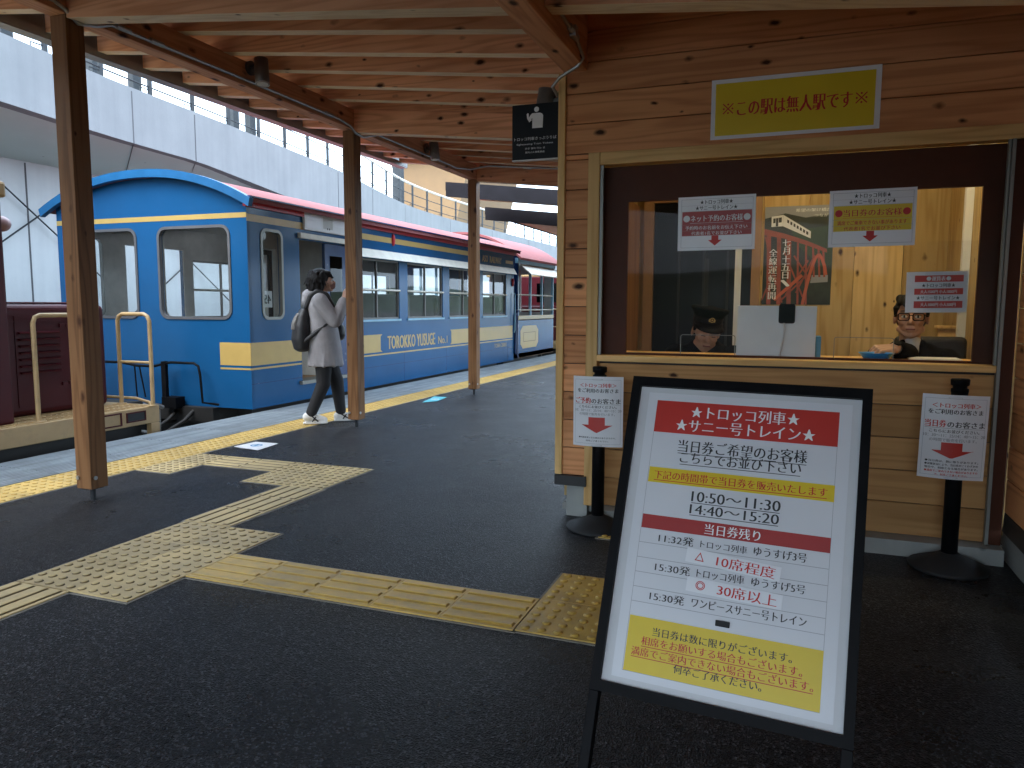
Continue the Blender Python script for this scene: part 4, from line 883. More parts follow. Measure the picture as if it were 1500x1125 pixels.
b = MB(FRONT(XC, YE+.062, 0)); b.plate(rc(-1.28, .2, 1.28, 2.18), ends, -.01, 0); b.build('lining', 'train_in', car)
# roof
b = MB(); n = 28; secs = []
for y in (YE-.1, YE+LEN+.08):
    secs.append([(XC-1.47+2.94*k/n, y, arch(-1.47+2.94*k/n, 1.47)) for k in range(n+1)]+[(XC+1.47-2.94*k/n, y, arch(1.47-2.94*k/n, 1.47)-.05) for k in range(n+1)])
m = len(secs[0])
b.add(secs[0]+secs[1], [(k, (k+1) % m, m+(k+1) % m, m+k) for k in range(m)]+[tuple(range(m-1, -1, -1)), tuple(range(m, 2*m))]); b.build('roof', 'red_roof', car)
b = MB(FRONT(XC, YE-.1, 0)); xs = [-1.5+3.0*k/n for k in range(n+1)]
o1 = [(x, arch(x, 1.5, 2.235, 2.60)) for x in xs]; i1 = [(x*.985, arch(x, 1.5, 2.235, 2.60)-.085) for x in xs]
b.add([(x, z, q) for lp in (o1, i1) for x, z in lp for q in (-.05, .012)], sum([[(2*k+1, 2*n+2+2*k+1, 2*n+2+2*k+3, 2*k+3), (2*k, 2*k+2, 2*n+2+2*k+2, 2*n+2+2*k), (2*k, 2*k+1, 2*k+3, 2*k+2), (2*n+2+2*k, 2*n+2+2*k+2, 2*n+2+2*k+3, 2*n+2+2*k+1)] for k in range(n)], [])+[(0, 2*n+2, 2*n+3, 1), (2*n, 2*n+1, 4*n+3, 4*n+2)]); b.build('roof_rim', 'roof_blue', car)
b = MB(SIDE(XS, YE, 0)); b.slab(-.05, 2.165, LEN+.05, 2.245, .001, .03); b.build('roof_fascia', 'red_paint', car)
b = MB(SIDE(XS, YE, 0)); b.slab(-.09, 2.247, LEN+.07, 2.262, -.02, .13); b.build('drip_rail', 'navy', car)
def stripe(x0, x1, z0, z1, name='stripe', mat='gold'):
    b = MB(SIDE(XS, YE, 0)); b.slab(x0, z0, x1, z1, 0, .0025); b.build(name, mat, car)
stripe(0, .965, 2.02, 2.095); stripe(1.88, 6.0, 2.02, 2.095); stripe(7.55, 7.95, 1.985, 2.045)
stripe(0, .88, .5, .745); stripe(1.87, 2.68, .5, .745); stripe(5.0, 7.95, .5, .745); stripe(0, .88, .455, .475); stripe(1.87, 7.95, .455, .475)
for x, d in ((2.68, 1), (5.0, -1)):
    b = MB(SIDE(XS, YE, 0)); b.poly([(x, .5), (x+.045*d, .5), (x, .53)][::d], .0026); b.poly([(x, .745), (x, .715), (x+.045*d, .745)][::d], .0026); b.build('stripe', 'gold', car)
b = MB(FRONT(XC, YE, 0)); b.slab(-1.358, 2.055, 1.36, 2.108, 0, .0025); b.slab(.955, .5, 1.36, .745, 0, .0025); b.slab(.955, .455, 1.36, .475, 0, .0025); b.build('stripe', 'gold', car)
p = Print(1, 1, SIDE(XS+.001, YE, 0)); p.text('gold', 'TOROKKO YUSUGE', 2.88, 1-.715, 4.38, 1-.525, bold=.03); p.text('gold', 'No.1', 4.5, 1-.65, 4.84, 1-.53, bold=.02)
p.text('gold', 'ASO  RAILWAY', 6.35, 1-2.075, 7.32, 1-1.955, bold=.03); p.text('gold', 'TORA 20001', 6.95, 1-.415, 7.6, 1-.335, bold=.01); p.finish(car)
# side windows
for xw in (XS, 2*XC-XS+.05):
    b = MB(SIDE(xw, YE, 0)); b.ring(rrect(.205, .986, .575, 1.969, .09), rrect(.236, 1.017, .544, 1.938, .065), -.03, .012); wn = b.build('narrow_window', 'alu', car)
    b = MB(SIDE(xw, YE, 0)); b.rect(.22, 1.0, .56, 1.955, -.028); b.build('pane', 'train_glass', wn)
    for x in WIN:
        b = MB(SIDE(xw, YE, 0)); b.plate(rc(x, WZ0, x+WW, WZ1), [rc(x+.025, WZ0+.025, x+WW/2-.012, 1.34), rc(x+WW/2+.012, WZ0+.025, x+WW-.025, 1.34), rc(x+.025, 1.375, x+WW/2-.012, WZ1-.025), rc(x+WW/2+.012, 1.375, x+WW-.025, WZ1-.025)], -.045, -.015); wn = b.build('window', 'lamp', car)
        b = MB(SIDE(xw, YE, 0)); b.rect(x+.01, WZ0+.01, x+WW-.01, WZ1-.01, -.032); b.build('pane', 'train_glass', wn)
        b = MB(SIDE(xw, YE, 0)); b.tube([(x-.01, 1.358, .004), (x+WW+.01, 1.358, .004)], .014, 8); b.build('window_bar', 'cream', wn)
        b = MB(SIDE(xw, YE, 0)); b.slab(x-.02, WZ0-.03, x+WW+.02, WZ0-.002, 0, .02); b.build('sill', 'lt_blue', wn)
b = MB(); b.hexa([(XS+.002, YE+1.95, 1.8), (XS+.09, YE+1.95, 1.78), (XS+.09, YE+7.98, 1.78), (XS+.002, YE+7.98, 1.8), (XS+.002, YE+1.95, 1.9), (XS+.02, YE+1.95, 1.9), (XS+.02, YE+7.98, 1.9), (XS+.002, YE+7.98, 1.9)]); b.build('awning', 'cream', car)
b = MB(SIDE(XS, YE, 0)); b.slab(.86, 1.915, 1.9, 1.975, .001, .045); b.build('door_rail', 'cream', car)
b = MB(SIDE(XS, YE, 0)); b.slab(.955, 2.02, 1.86, 2.235, .001, .035); db = b.build('destination_board', 'white', car, .004)
p = Print(.905, .215, SIDE(XS+.0355, YE+.955, 2.02)); p.band('gloss_paper', .04, .12, .36, .88); p.band('train_in', .4, .18, .62, .8); p.band('paper', .66, .12, .95, .6); p.mb('ink').disc(.45, .045, .012, .002); p.mb('ink').disc(.49, .045, .012, .002); p.finish(db)
for x, z in ((3.05, 2.07), (7.93, 1.62)):
    b = MB(SIDE(XS, YE, 0)); b.ell((x, z, .012), (.03, .085, .03), n=14); b.build('side_lamp', 'red_paint', car)
b = MB(); b.box(XS-.05, XS-.001, YE+7.7, YE+7.98, 1.0, 1.75); b.build('corner_post', 'blue', car)
for yy in (YE+.12, YE+7.98): 
    b = MB(); b.tube([(XS+.03, yy, .6), (XS+.045, yy, .65), (XS+.045, yy, 1.35), (XS+.03, yy, 1.4)], .011, 8); 
    if yy > 10: b.build('grab_rail', 'lt_blue', car)
# lower skirt seam, step and inside
b = MB(SIDE(XS, YE, 0)); b.slab(0, .30, .88, .306, 0, .002); b.slab(1.87, .30, LEN, .306, 0, .002); b.build('seam', 'navy', car)
for x in (1.95, 3.36, 4.81, 6.26, 7.68):
    b = MB(SIDE(XS, YE, 0)); b.slab(x, .04, x+.005, .455, 0, .0018); b.build('seam', 'navy', car)
b = MB(SIDE(XS, YE, 0))
for k in range(52):
    if not .82 < .06+k*.15 < 1.92: b.ell((.06+k*.15, .325, 0), (.006, .006, .003), n=6, m=4); b.ell((.06+k*.15, .07, 0), (.006, .006, .003), n=6, m=4)
b.build('rivet_line', 'blue', car)
b = MB(SIDE(XS, YE, 0)); b.slab(.83, .222, 1.92, .262, -.2, .045); b.build('door_step', 'alu', car, .003)
b = MB(); b.box(2*XC-XS+.06, XS-.055, YE+.06, YE+LEN-.06, .16, .215); b.build('floor', 'brass_wood', car)
b = MB(); b.box(2*XC-XS+.06, XS-.055, YE+.06, YE+LEN-.06, 2.18, 2.2); b.build('inner_ceiling', 'train_in', car)
b = MB(SIDE(XS-.9, YE, 0)); b.plate(rc(.9, .22, 1.9, 2.17), [rc(1.1, .24, 1.62, 1.86)], -.04, 0); b.build('vestibule_screen', 'train_in', car)
b = MB(SIDE(XS-.93, YE, 0)); b.ring(rc(1.16, .24, 1.58, 1.84), rc(1.22, .9, 1.52, 1.78), -.03, 0); b.build('inner_door', 'black', car)
b = MB(); b.box(XC-.2, XS-.07, YE+1.9, YE+1.94, .22, 2.17); b.build('partition', 'train_in', car)
b = MB(); b.box(XS-.05, XS-.005, YE+1.4, YE+1.855, .255, 1.895); dl = b.build('sliding_door', 'navy', car, .004)
b = MB(); b.box(XS-.004, XS+.001, YE+1.5, YE+1.76, 1.0, 1.75); b.build('pane', 'dark_glass', dl)
for i in range(6):
    for sx in (-1, 1):
        y = YE+2.5+i*.95
        b = MB(); b.box(XC+sx*.75-.42, XC+sx*.75+.42, y, y+.42, .55, .68); b.build('seat', 'seat', car, .02)
        b = MB(); b.box(XC+sx*.75-.42, XC+sx*.75+.42, y+.38, y+.48, .6, 1.32); b.build('seat_back', 'seat', car, .04)
b = MB(); b.box(XC-1.1, XC+1.1, YE+.3, YE+LEN-.3, -.35, .034)
for y in (YE+1.3, YE+2.6, YE+5.6, YE+6.9):
    for x in (-7.25, -6.18): b.tube([(x-.06, y, -.32), (x+.06, y, -.32)], .34, 24)
b.build('underframe', 'under', car)
b = MB(); b.box(XC-.9, XC+.9, YE-.08, YE+.3, -.12, .034); b.box(XC-.12, XC+.12, YE-.75, YE+.2, -.2, -.02)
for x in (-.6, -.35, .4, .62): b.tube([(XC+x, YE-.05, .0), (XC+x, YE-.2, -.1), (XC+x*.8, YE-.45, -.25), (XC+x*.7, YE-.8, -.12), (XC+x*.7, YE-1.1, .02)], .022, 8)
b.build('coupling', 'under', car)
b = MB(); y = YE-.14
b.tube([(XC-.62, y, .5), (XC-.3, y, .5), (XC-.1, y, .47), (XC+.15, y, .47), (XC+.4, y, .52), (XC+.72, y, .52), (XC+.78, y, .49), (XC+.8, y, .4), (XC+.82, y, .1), (XC+.95, y+.1, .07)], .014, 8)
b.box(XC+.28, XC+.34, y-.02, y+.02, .05, .53); b.box(XC+.28, XC+.48, y-.03, y+.1, .02, .14); b.tube([(XC-.6, y, .5), (XC-.58, y, .05)], .014, 8); b.tube([(XC-.05, y, .47), (XC+.02, y, .12)], .008, 6); b.tube([(XC-.12, y, .47), (XC-.1, y, .12)], .008, 6)
b.build('shunting_rail', 'black', car)
b = MB(SIDE(XS-.04, YE+.265, 1.12)); b.slab(0, 0, .16, .18, 0, .002); pl = b.build('sign_reflection', 'white', car)  # white plate standing in for a platform sign mirrored in the glass
p = Print(.16, .18, SIDE(XS-.038, YE+.265, 1.12)); f = MB(p.xf); f.warp = lambda q: (.16-q.x, q.y, q.z); f.text('45', .025, .04, .135, .14, .001, 2, .03); f.build('lettering', 'ink', pl)

# --- second carriage, half open, farther along ------------------------------------------------------
Y2, L2 = 14.72, 2.5
c2 = thing('railway_carriage', 'farther open-sided carriage with pale blue posts, cream roller blind and red roof', 'carriage', (XC, Y2, 0))
b = MB(SIDE(XS, Y2, 0)); b.slab(0, .05, L2, .84, -.05, 0); b.build('side_wall', 'blue', c2, .004)
b = MB(SIDE(XS, Y2, 0)); b.slab(.02, .86, L2-.02, .94, -.05, .01); b.build('waist_rail', 'gold', c2)
b = MB(SIDE(XS, Y2, 0)); b.poly([(.16, .34), (.3, .24), (1.2, .24), (1.34, .34), (1.34, .62), (1.2, .72), (.3, .72), (.16, .62)], .003); pl = b.build('name_panel', 'gold', c2)
b = MB(SIDE(XS, Y2, 0)); b.ring(rc(.35, .38, 1.15, .58), rc(.36, .39, 1.14, .57), .003, .005); b.build('panel_border', 'ochre', pl)
for x in (.02, .82, 1.62, L2-.06):
    b = MB(SIDE(XS, Y2, 0)); b.box(x, x+.05, .94, 2.12, -.05, 0); b.build('post', 'lt_blue', c2)
    b = MB(SIDE(2*XC-XS+.05, Y2, 0)); b.box(x, x+.05, .94, 2.12, -.05, 0); b.build('post', 'lt_blue', c2)
b = MB(SIDE(XS-.02, Y2, 0))
for z in (1.06, 1.38): b.tube([(0, z, 0), (L2, z, 0)], .016, 8)
b.build('guard_rail', 'cream', c2)
b = MB(); b.hexa([(XS, Y2+.1, 2.0), (XS+.28, Y2+.1, 1.78), (XS+.28, Y2+L2, 1.78), (XS, Y2+L2, 2.0), (XS, Y2+.1, 2.02), (XS+.28, Y2+.1, 1.8), (XS+.28, Y2+L2, 1.8), (XS, Y2+L2, 2.02)]); b.build('roller_blind', 'cream', c2)
b = MB(SIDE(XS, Y2, 0)); b.slab(-.05, 2.03, L2+.05, 2.13, -.05, .02); b.build('cant_rail', 'lt_blue', c2)
b = MB(); secs = []
for y in (Y2-.05, Y2+L2+.4): secs.append([(XC-1.45+2.9*k/n, y, arch(-1.45+2.9*k/n, 1.45, 2.14, 2.7)) for k in range(n+1)]+[(XC+1.45-2.9*k/n, y, arch(1.45-2.9*k/n, 1.45, 2.14, 2.7)-.05) for k in range(n+1)])
b.add(secs[0]+secs[1], [(k, (k+1) % m, m+(k+1) % m, m+k) for k in range(m)]+[tuple(range(m-1, -1, -1)), tuple(range(m, 2*m))]); b.build('roof', 'red_roof', c2)
b = MB(FRONT(XC, Y2, 0)); b.plate([(-1.36, .05), (1.36, .05), (1.36, 2.1)]+[(1.36-2.72*k/24, arch(1.36-2.72*k/24, 1.45, 2.14, 2.7)-.06) for k in range(25)]+[(-1.36, 2.1)], [rc(-1.1, .95, -.2, 1.95), rc(.2, .95, 1.1, 1.95)], -.05, 0); b.build('end_wall', 'navy', c2)
b = MB(FRONT(XC, Y2+L2+.05, 0)); b.plate(rc(-1.3, .05, 1.3, 2.12), [rc(-1.0, 1.0, -.3, 1.9), rc(.5, 1.0, 1.1, 1.9)], -.05, 0); b.build('end_wall', 'train_in', c2)
b = MB(); b.box(XC-1.36, XC+1.36, Y2, Y2+L2, .05, .15); b.build('floor', 'brass_wood', c2)
b = MB(); b.box(XC-1.36, XC-1.31, Y2, Y2+L2, .15, .94); b.build('side_wall', 'blue', c2)
b = MB(); b.box(XC-1, XC+1, Y2+.1, Y2+L2-.1, -.4, .048)
for y in (Y2+.6, Y2+1.9):
    for x in (-7.25, -6.18): b.tube([(x-.06, y, -.32), (x+.06, y, -.32)], .34, 24)
b.build('underframe', 'under', c2)
b = MB(); b.tube([(XS+.03, Y2-.1, .1), (XS+.03, Y2-.1, 1.0), (XS+.03, Y2-.02, 1.05)], .014, 8); b.tube([(XS+.03, Y2-.2, .15), (XS+.03, Y2-.2, .95), (XS+.03, Y2-.12, 1.0)], .014, 8); b.build('grab_rail', 'navy', c2)
b = MB(SIDE(XS-.1, Y2, 0)); b.slab(.08, 1.68, .42, 1.9, -.02, 0); b.build('inner_board', 'red_paint', c2)

# --- maroon shunting engines ----------------------------------------------------------------------------------
def engine(y0, y1, label, far=False):
    """y1 is the end facing the carriages, y0 the cab end"""
    d = 1 if y1 > y0 else -1
    e = thing('locomotive', label, 'locomotive', (XC, y1, 0))
    def bx(b, xa, xb, ya, yb, z0, z1): b.box(xa, xb, min(y1-d*ya, y1-d*yb), max(y1-d*ya, y1-d*yb), z0, z1)
    XF = XS-.09
    b = MB(); bx(b, 2*XC-XF, XF, 0, 7, .068, .222); bx(b, XF-.06, XF, .0, .1, -.1, .068); bx(b, 2*XC-XF, 2*XC-XF+.06, 0, .1, -.1, .068); b.build('frame', 'tan', e, .006)
    b = MB()
    for k in range(60):
        for j in range(3): bx(b, -5.88+j*.14, -5.78+j*.14, .06+k*.055, .075+k*.055, .222, .227)
    b.build('tread_plate', 'tan', e)
    b = MB(); bx(b, -7.55, -5.9, .14, 1.235, .222, 1.145); h = b.build('hood', 'maroon', e, .05, seg=4)
    b = MB(); bx(b, -7.5, -5.96, .19, 1.22, 1.147, 1.165); b.build('hood_top', 'maroon', h, .01)
    b = MB()
    for k in range(7): z = .58+k*.055; q0, q1 = y1-d*.62, y1-d*.98; b.hexa([(-5.9, q0, z), (-5.875, q0, z-.01), (-5.875, q1, z-.01), (-5.9, q1, z), (-5.9, q0, z+.012), (-5.872, q0, z+.003), (-5.872, q1, z+.003), (-5.9, q1, z+.012)])
    b.build('louvre', 'maroon', h)
    b = MB()
    for ya in (.22, .5, .56, 1.1): 
        for z in (.45, .95): bx(b, -5.9, -5.885, ya, ya+.05, z, z+.03)
    bx(b, -5.9, -5.894, .5, .505, .3, 1.05); bx(b, -5.9, -5.893, .2, 1.15, 1.0, 1.01); bx(b, -5.9, -5.893, 1.0, 1.008, .3, 1.05); b.build('hinge', 'maroon', h)
    b = MB(SIDE(-5.72, 0, 0)) if False else MB()
    C0, C1 = 1.245, 3.2
    bx(b, -7.9, -5.62, C0, C1, .222, 1.93); cb = b.build('cab', 'maroon', e, .02)
    b = MB(); bx(b, -8.0, -5.5, C0+.04, C1+.1, 1.932, 2.05); b.build('cab_roof', 'tan', cb, .02)
    b = MB(); bx(b, -7.6, -7.0, C0-.012, C0, 1.25, 1.75); bx(b, -6.5, -5.9, C0-.012, C0, 1.25, 1.75); bx(b, -5.62, -5.608, C0+.3, C0+1.2, 1.2, 1.75); b.build('cab_window', 'dark_glass', cb)
    b = MB(); b.ell((-5.72, y1-d*(C0-.06), 1.76), (.06, .07, .06), n=14); b.build('headlight', 'pinkish', cb)
    r = .0185
    b = MB(); xr = XF-.07; ya, yb = y1-d*1.13, y1-d*.6
    b.tube([(xr, ya, .222), (xr, ya, 1.0), (xr, ya+d*.02, 1.045), (xr, ya+d*.06, 1.06), (xr, yb-d*.06, 1.06), (xr, yb-d*.02, 1.045), (xr, yb, 1.0), (xr, yb, .222)], r, 10)
    for q in (ya, yb): b.lathe([(.055, .222), (.055, .23), (.02, .236)], (xr, q, 0), 16)
    b.build('handrail', 'tan', e)
    b = MB(); yr = y1-d*.07
    b.tube([(-5.83, yr, .222), (-5.83, yr, 1.0), (-5.81, yr, 1.04), (-5.77, yr, 1.06), (-5.51, yr, 1.06), (-5.47, yr, 1.04), (-5.45, yr, 1.0), (-5.45, yr, .222)], r, 10); b.tube([(-5.83, yr, .62), (-5.45, yr, .62)], .013, 8)
    for q in (-5.83, -5.45-.01): b.lathe([(.045, .222), (.045, .23), (.02, .236)], (q, yr, 0), 16)
    b.build('handrail', 'tan', e)
    b = MB(); b.tube([(-7.4, y1+d*.02, .27), (-5.75, y1+d*.02, .27), (-5.6, y1+d*.03, .24), (-5.52, y1+d*.03, .12), (-5.52, y1+d*.03, -.1)], .014, 8); b.build('air_pipe', 'tan', e)
    b = MB(SIDE(XF, 0, 0)); q = y1-d*.62
    b.ring(rc(q, .09, q+.2, .205), rc(q+.012, .102, q+.188, .193), 0, .008); b.ring(rc(q+.25, .105, q+.46, .195), rc(q+.262, .117, q+.448, .183), 0, .008); pf = b.build('plate_holder', 'maroon', e)
    b = MB(SIDE(XF, 0, 0)); b.slab(q+.262, .117, q+.448, .183, 0, .003); b.build('plate', 'rail_grey', pf)
    b = MB(); bx(b, -7.9, -5.55, .12, 6.8, -.5, .066)
    for ya in (.9, 2.4, 5):
        for x in (-7.25, -6.18): b.tube([(x-.06, y1-d*ya, -.32), (x+.06, y1-d*ya, -.32)], .34, 24)
    b.box(XC-.3, XC+.3, min(y1, y1+d*.35), max(y1, y1+d*.35), -.15, .06); b.tube([(XC-.2, y1+d*.1, .0), (XC-.15, y1+d*.4, -.2), (XC-.2, y1+d*.75, -.1)], .03, 8)
    for x in (.35, .55, .75): b.tube([(XC+x, y1, .1), (XC+x, y1+d*.16, .16), (XC+x+.03, y1+d*.3, .06), (XC+x+.02, y1+d*.36, -.15), (XC+x, y1+d*.5, -.3)], .024, 8)
    b.box(XC+.15, XC+.75, min(y1+d*.02, y1+d*.3), max(y1+d*.02, y1+d*.3), .1, .2)
    b.build('running_gear', 'under', e)
    b = MB(); b.tube([(XC+.95, y1+d*.04, .02), (XC+.93, y1+d*.16, .14), (XC+.9, y1+d*.3, .17), (XC+.88, y1+d*.42, .13)], .022, 8); b.tube([(XC+.7, y1+d*.35, .16), (XC+.85, y1+d*.4, .1), (XC+.9, y1+d*.35, -.1), (XC+.8, y1+d*.3, -.3)], .016, 8); b.build('hose', 'lamp', e)
engine(-2, 5.28, 'maroon shunting locomotive with tan deck and handrails at the near end of the blue carriage')
engine(24.8, 18.1, 'far maroon locomotive glimpsed beyond the open-sided carriage')

# ================================================================== PEOPLE
def add_head(b, m4, k=1.0, nose=1.0):
    """head in its own axes: +x forward, +y left, +z up"""
    o, b.xf = b.xf, (b.xf @ m4 if b.xf else m4) @ Matrix.Scale(k, 4)
    b.ell((-.012, 0, .035), (.097, .076, .088)); b.ell((.02, 0, -.04), (.066, .058, .066)); b.ell((.052, 0, -.088), (.026, .026, .022))
    b.cap((.03, .05, -.06), (.055, .012, -.09), .018, .016); b.cap((.03, -.05, -.06), (.055, -.012, -.09), .018, .016)
    b.cap((.083, 0, .012), (.104*nose, 0, -.026), .008, .0125); b.ell((.09, .012, -.03), (.011, .009, .008)); b.ell((.09, -.012, -.03), (.011, .009, .008))
    for s in (-1, 1):
        b.ell((.052, s*.036, -.022), (.03, .027, .026)); b.cap((.078, s*.015, .03), (.066, s*.048, .028), .010, .008); b.ell((-.005, s*.077, -.005), (.019, .009, .032), (0, 0, s*.3))
    b.cap((.079, -.017, -.055), (.079, .017, -.055), .0075, .0075); b.cap((.076, -.014, -.066), (.076, .014, -.066), .008, .008)
    b.xf = o
def face_bits(b, m4, k=1.0, eyes=True, closed=False):
    """eyes, brows and lips as extra faces of the body mesh (materials 1 white, 2 dark, 3 lip)"""
    o, b.xf = b.xf, m4 @ Matrix.Scale(k, 4)
    for s in (-1, 1):
        if closed: b.mat = 2; b.cap((.083, s*.02, -.001), (.077, s*.042, -.001), .0018, .0018, 6)
        else:
            b.mat = 1; b.ell((.0745, s*.031, .004), (.012, .0145, .0085)); b.mat = 2; b.ell((.0822, s*.0315, .004), (.0048, .0062, .0066)); b.cap((.086, s*.018, .0125), (.080, s*.045, .011), .0018, .0016, 6)
        b.mat = 2; b.cap((.0885, s*.016, .034), (.0745, s*.05, .033), .0034, .0024, 6)
    b.mat = 3; b.cap((.087, -.019, -.0605), (.087, .019, -.0605), .0032, .0032, 8)
    b.mat = 0; b.xf = o
def add_hand(b, wrist, d, n, L=.165, curl=.5, thumb=1, spread=.021):
    """five separate fingers; d points from the wrist to the fingers, n is the back of the hand"""
    d = Vector(d).normalized(); n = Vector(n); n = (n-d*n.dot(d)).normalized(); s = d.cross(n)*thumb; w0 = Vector(wrist); k = L/.165
    for j in (-1.5, -.5, .5, 1.5): b.chain([w0+s*j*.011*k, w0+d*.085*k+s*j*spread*k], [.016*k, .0115*k], 10)
    for j, ln in ((-1.5, .066), (-.5, .074), (.5, .07), (1.5, .054)):
        p = w0+d*.085*k+s*j*spread*k; a = 0.25; pts = [p]
        for seg, f in enumerate((.45, .32, .23)):
            a += curl*(.9 if seg else .6); q = (d*math.cos(a)-n*math.sin(a)+s*j*.03).normalized(); p = p+q*ln*f*k; pts.append(p)
        b.chain(pts, [.0092*k, .0082*k, .0075*k, .0066*k], 10)
    p = w0+d*.022*k-s*.022*k; t = (d*.62-s*.72-n*.3).normalized(); t2 = (d*.9-s*.25-n*.45).normalized()
    b.chain([p, p+t*.034*k, p+t*.034*k+t2*.03*k, p+t*.034*k+t2*.052*k], [.0135*k, .0105*k, .009*k, .0075*k], 10)
def loft(b, secs, n=28):
    """secs: (z, cx, cy, rx, ry)"""
    vs = [(cx+rx*math.cos(2*math.pi*k/n), cy+ry*math.sin(2*math.pi*k/n), z) for z, cx, cy, rx, ry in secs for k in range(n)]
    fs = [(i*n+k, i*n+(k+1) % n, (i+1)*n+(k+1) % n, (i+1)*n+k) for i in range(len(secs)-1) for k in range(n)]+[tuple(range(n-1, -1, -1)), tuple((len(secs)-1)*n+k for k in range(n))]
    b.add(vs, fs, True)
def hm(o, yaw, pitch=0, roll=0):   # head / figure matrix: yaw about z of +x, pitch>0 looks up
    return Matrix.Translation(o) @ Matrix.Rotation(yaw, 4, 'Z') @ Matrix.Rotation(-pitch, 4, 'Y') @ Matrix.Rotation(roll, 4, 'X')

# --- woman walking to the train with a phone held up --------------------------------------------------
def woman():
    BW = hm((-4.245, 6.13, .006), R(34)); HD = BW @ hm((.035, -.005, 1.365), R(4), R(6))
    b = MB(BW); add_head(b, hm((.035, -.005, 1.365), R(4), R(6)), .9)
    b.cap((.0, 0, 1.2), (.02, 0, 1.31), .05, .045)
    loft(b, [(.66, .01, 0, .09, .12), (.8, .01, 0, .1, .135), (1.0, 0, 0, .09, .12), (1.15, -.01, 0, .095, .15), (1.23, -.005, 0, .06, .11)])
    RA = [(-.01, -.155, 1.18), (.125, -.19, .99), (.215, -.075, 1.2)]; LA = [(-.01, .155, 1.18), (.15, .19, 1.0), (.235, .065, 1.22)]
    for A in (RA, LA): b.chain(A, [.05, .038, .024])
    RL = [(.01, -.075, .69), (.005, -.075, .39), (-.125, -.07, .085)]; LL = [(.02, .075, .69), (.13, .075, .40), (.165, .07, .08)]
    for A in (RL, LL): b.chain(A, [.072, .05, .032])
    for p, a in ((RL[2], .12), (LL[2], .0)): b.cap((p[0]-.02, p[1], .045+a*.2), (p[0]+.12, p[1], .03), .032, .024)
    add_hand(b, RA[2], (.35, .25, .9), (-.3, -.9, .3), .15, .75, -1); add_hand(b, LA[2], (.3, -.3, .9), (-.3, .9, .3), .15, .75, 1)
    s = b.remesh(.0052, 3); face_bits(s, HD, .9)
    pr = s.build('person', ['skin_f', 'shirt', 'ink', 'red_roof'], None, 0, (-4.245, 6.13, .006))
    tag(pr, 'woman in a grey coat and black trousers walking beside the blue train', 'person')
    b = MB(BW)      # coat
    loft(b, [(.56, .03, 0, .165, .185), (.6, .03, 0, .165, .187), (.72, .025, 0, .16, .185), (.88, .015, 0, .145, .18), (1.02, .005, 0, .132, .178), (1.13, -.01, 0, .125, .185), (1.2, -.012, 0, .105, .165), (1.25, -.005, 0, .075, .1), (1.275, .0, 0, .06, .065)])
    for A in (RA, LA): b.chain([A[0], A[1], Vector(A[1]).lerp(Vector(A[2]), .86)], [.077, .062, .05])
    b.ell((-.105, 0, 1.225), (.075, .11, .075), (0, .5, 0)); b.ell((-.075, 0, 1.265), (.05, .085, .035)); b.ell((-.14, 0, 1.18), (.045, .09, .06))
    for j in range(10):      # soft folds
        a = j*.63+.2; b.cap((.03+.155*math.cos(a), .178*math.sin(a), .57), (.01+.12*math.cos(a+.2), .155*math.sin(a+.2), .9), .022, .006)
    b.remesh(.009, 2).build('coat', 'coat', pr)
    b = MB(BW)
    for A in (RL, LL): b.chain([A[0], A[1], Vector(A[1]).lerp(Vector(A[2]), .93)], [.092, .068, .052])
    b.ell((.015, 0, .7), (.105, .15, .1)); b.remesh(.009, 2).build('trousers', 'trousers', pr)
    for p, a in ((RL[2], .02), (LL[2], 0)):
        b = MB(BW); x, y = p[0], p[1]
        b.cap((x-.03, y, .05+a), (x+.02, y, .055+a), .044, .04); b.cap((x+.02, y, .05+a), (x+.125, y, .036), .04, .03); b.cap((x+.06, y, .045+a*.6), (x+.13, y, .036), .038, .032); b.box(x-.07, x+.16, y-.038, y+.038, .004, .02)
        sh = b.remesh(.006, 3).build('shoe', 'shoe', pr)
        b = MB(BW); b.cap((x+.0, y-.043, .075+a), (x+.07, y-.036, .03), .006, .006); b.cap((x+.05, y-.036, .07), (x+.02, y-.042, .03), .006, .006); b.cap((x+.02, y+.043, .075), (x+.07, y+.036, .03), .006, .006); b.build('shoe_stripe', 'trousers', sh)
    b = MB(BW)      # hair: bob with loose strands
    b.ell((-.012, -.005, 1.405), (.105, .094, .09)); b.ell((-.045, -.005, 1.365), (.088, .098, .095)); b.ell((.055, -.005, 1.435), (.05, .075, .04), (0, .5, 0))
    for j in range(16):
        a = R(70+j*14.7); x, y = -.015+.09*math.cos(a), -.005+.09*math.sin(a); b.cap((x, y, 1.4), (x-.012+.01*math.sin(j*3.1), y*1.06, 1.285+.02*math.sin(j*2.3)), .03, .016)
    for y in (-.078, .07): b.cap((.035, y, 1.41), (.02, y, 1.31), .022, .012)
    for y in (-.05, -.015, .02, .05): b.cap((.075, y, 1.445), (.108, y, 1.405), .022, .012)
    for j in range(40):
        a, e = random.uniform(R(60), R(300)), random.uniform(.75, 1.45); r0 = .1; x, y, z = -.015+r0*math.cos(a)*math.sin(e+.25), -.005+r0*math.sin(a)*math.sin(e+.25), 1.39+.1*math.cos(e)
        b.cap((x, y, z), (x+.03*math.cos(a)+random.uniform(-.015, .015), y+.025*math.sin(a), z-.075-random.uniform(0, .03)), .014, .004, 6)
    b.remesh(.005, 1).build('hair', 'hair', pr)
    b = MB(HD @ Matrix.Scale(.9, 4)); b.ell((.058, 0, -.05), (.052, .056, .042)); b.cap((.04, -.05, -.03), (0, -.078, -.005), .003, .003); b.cap((.04, .05, -.03), (0, .078, -.005), .003, .003); b.build('face_mask', 'mask', pr)
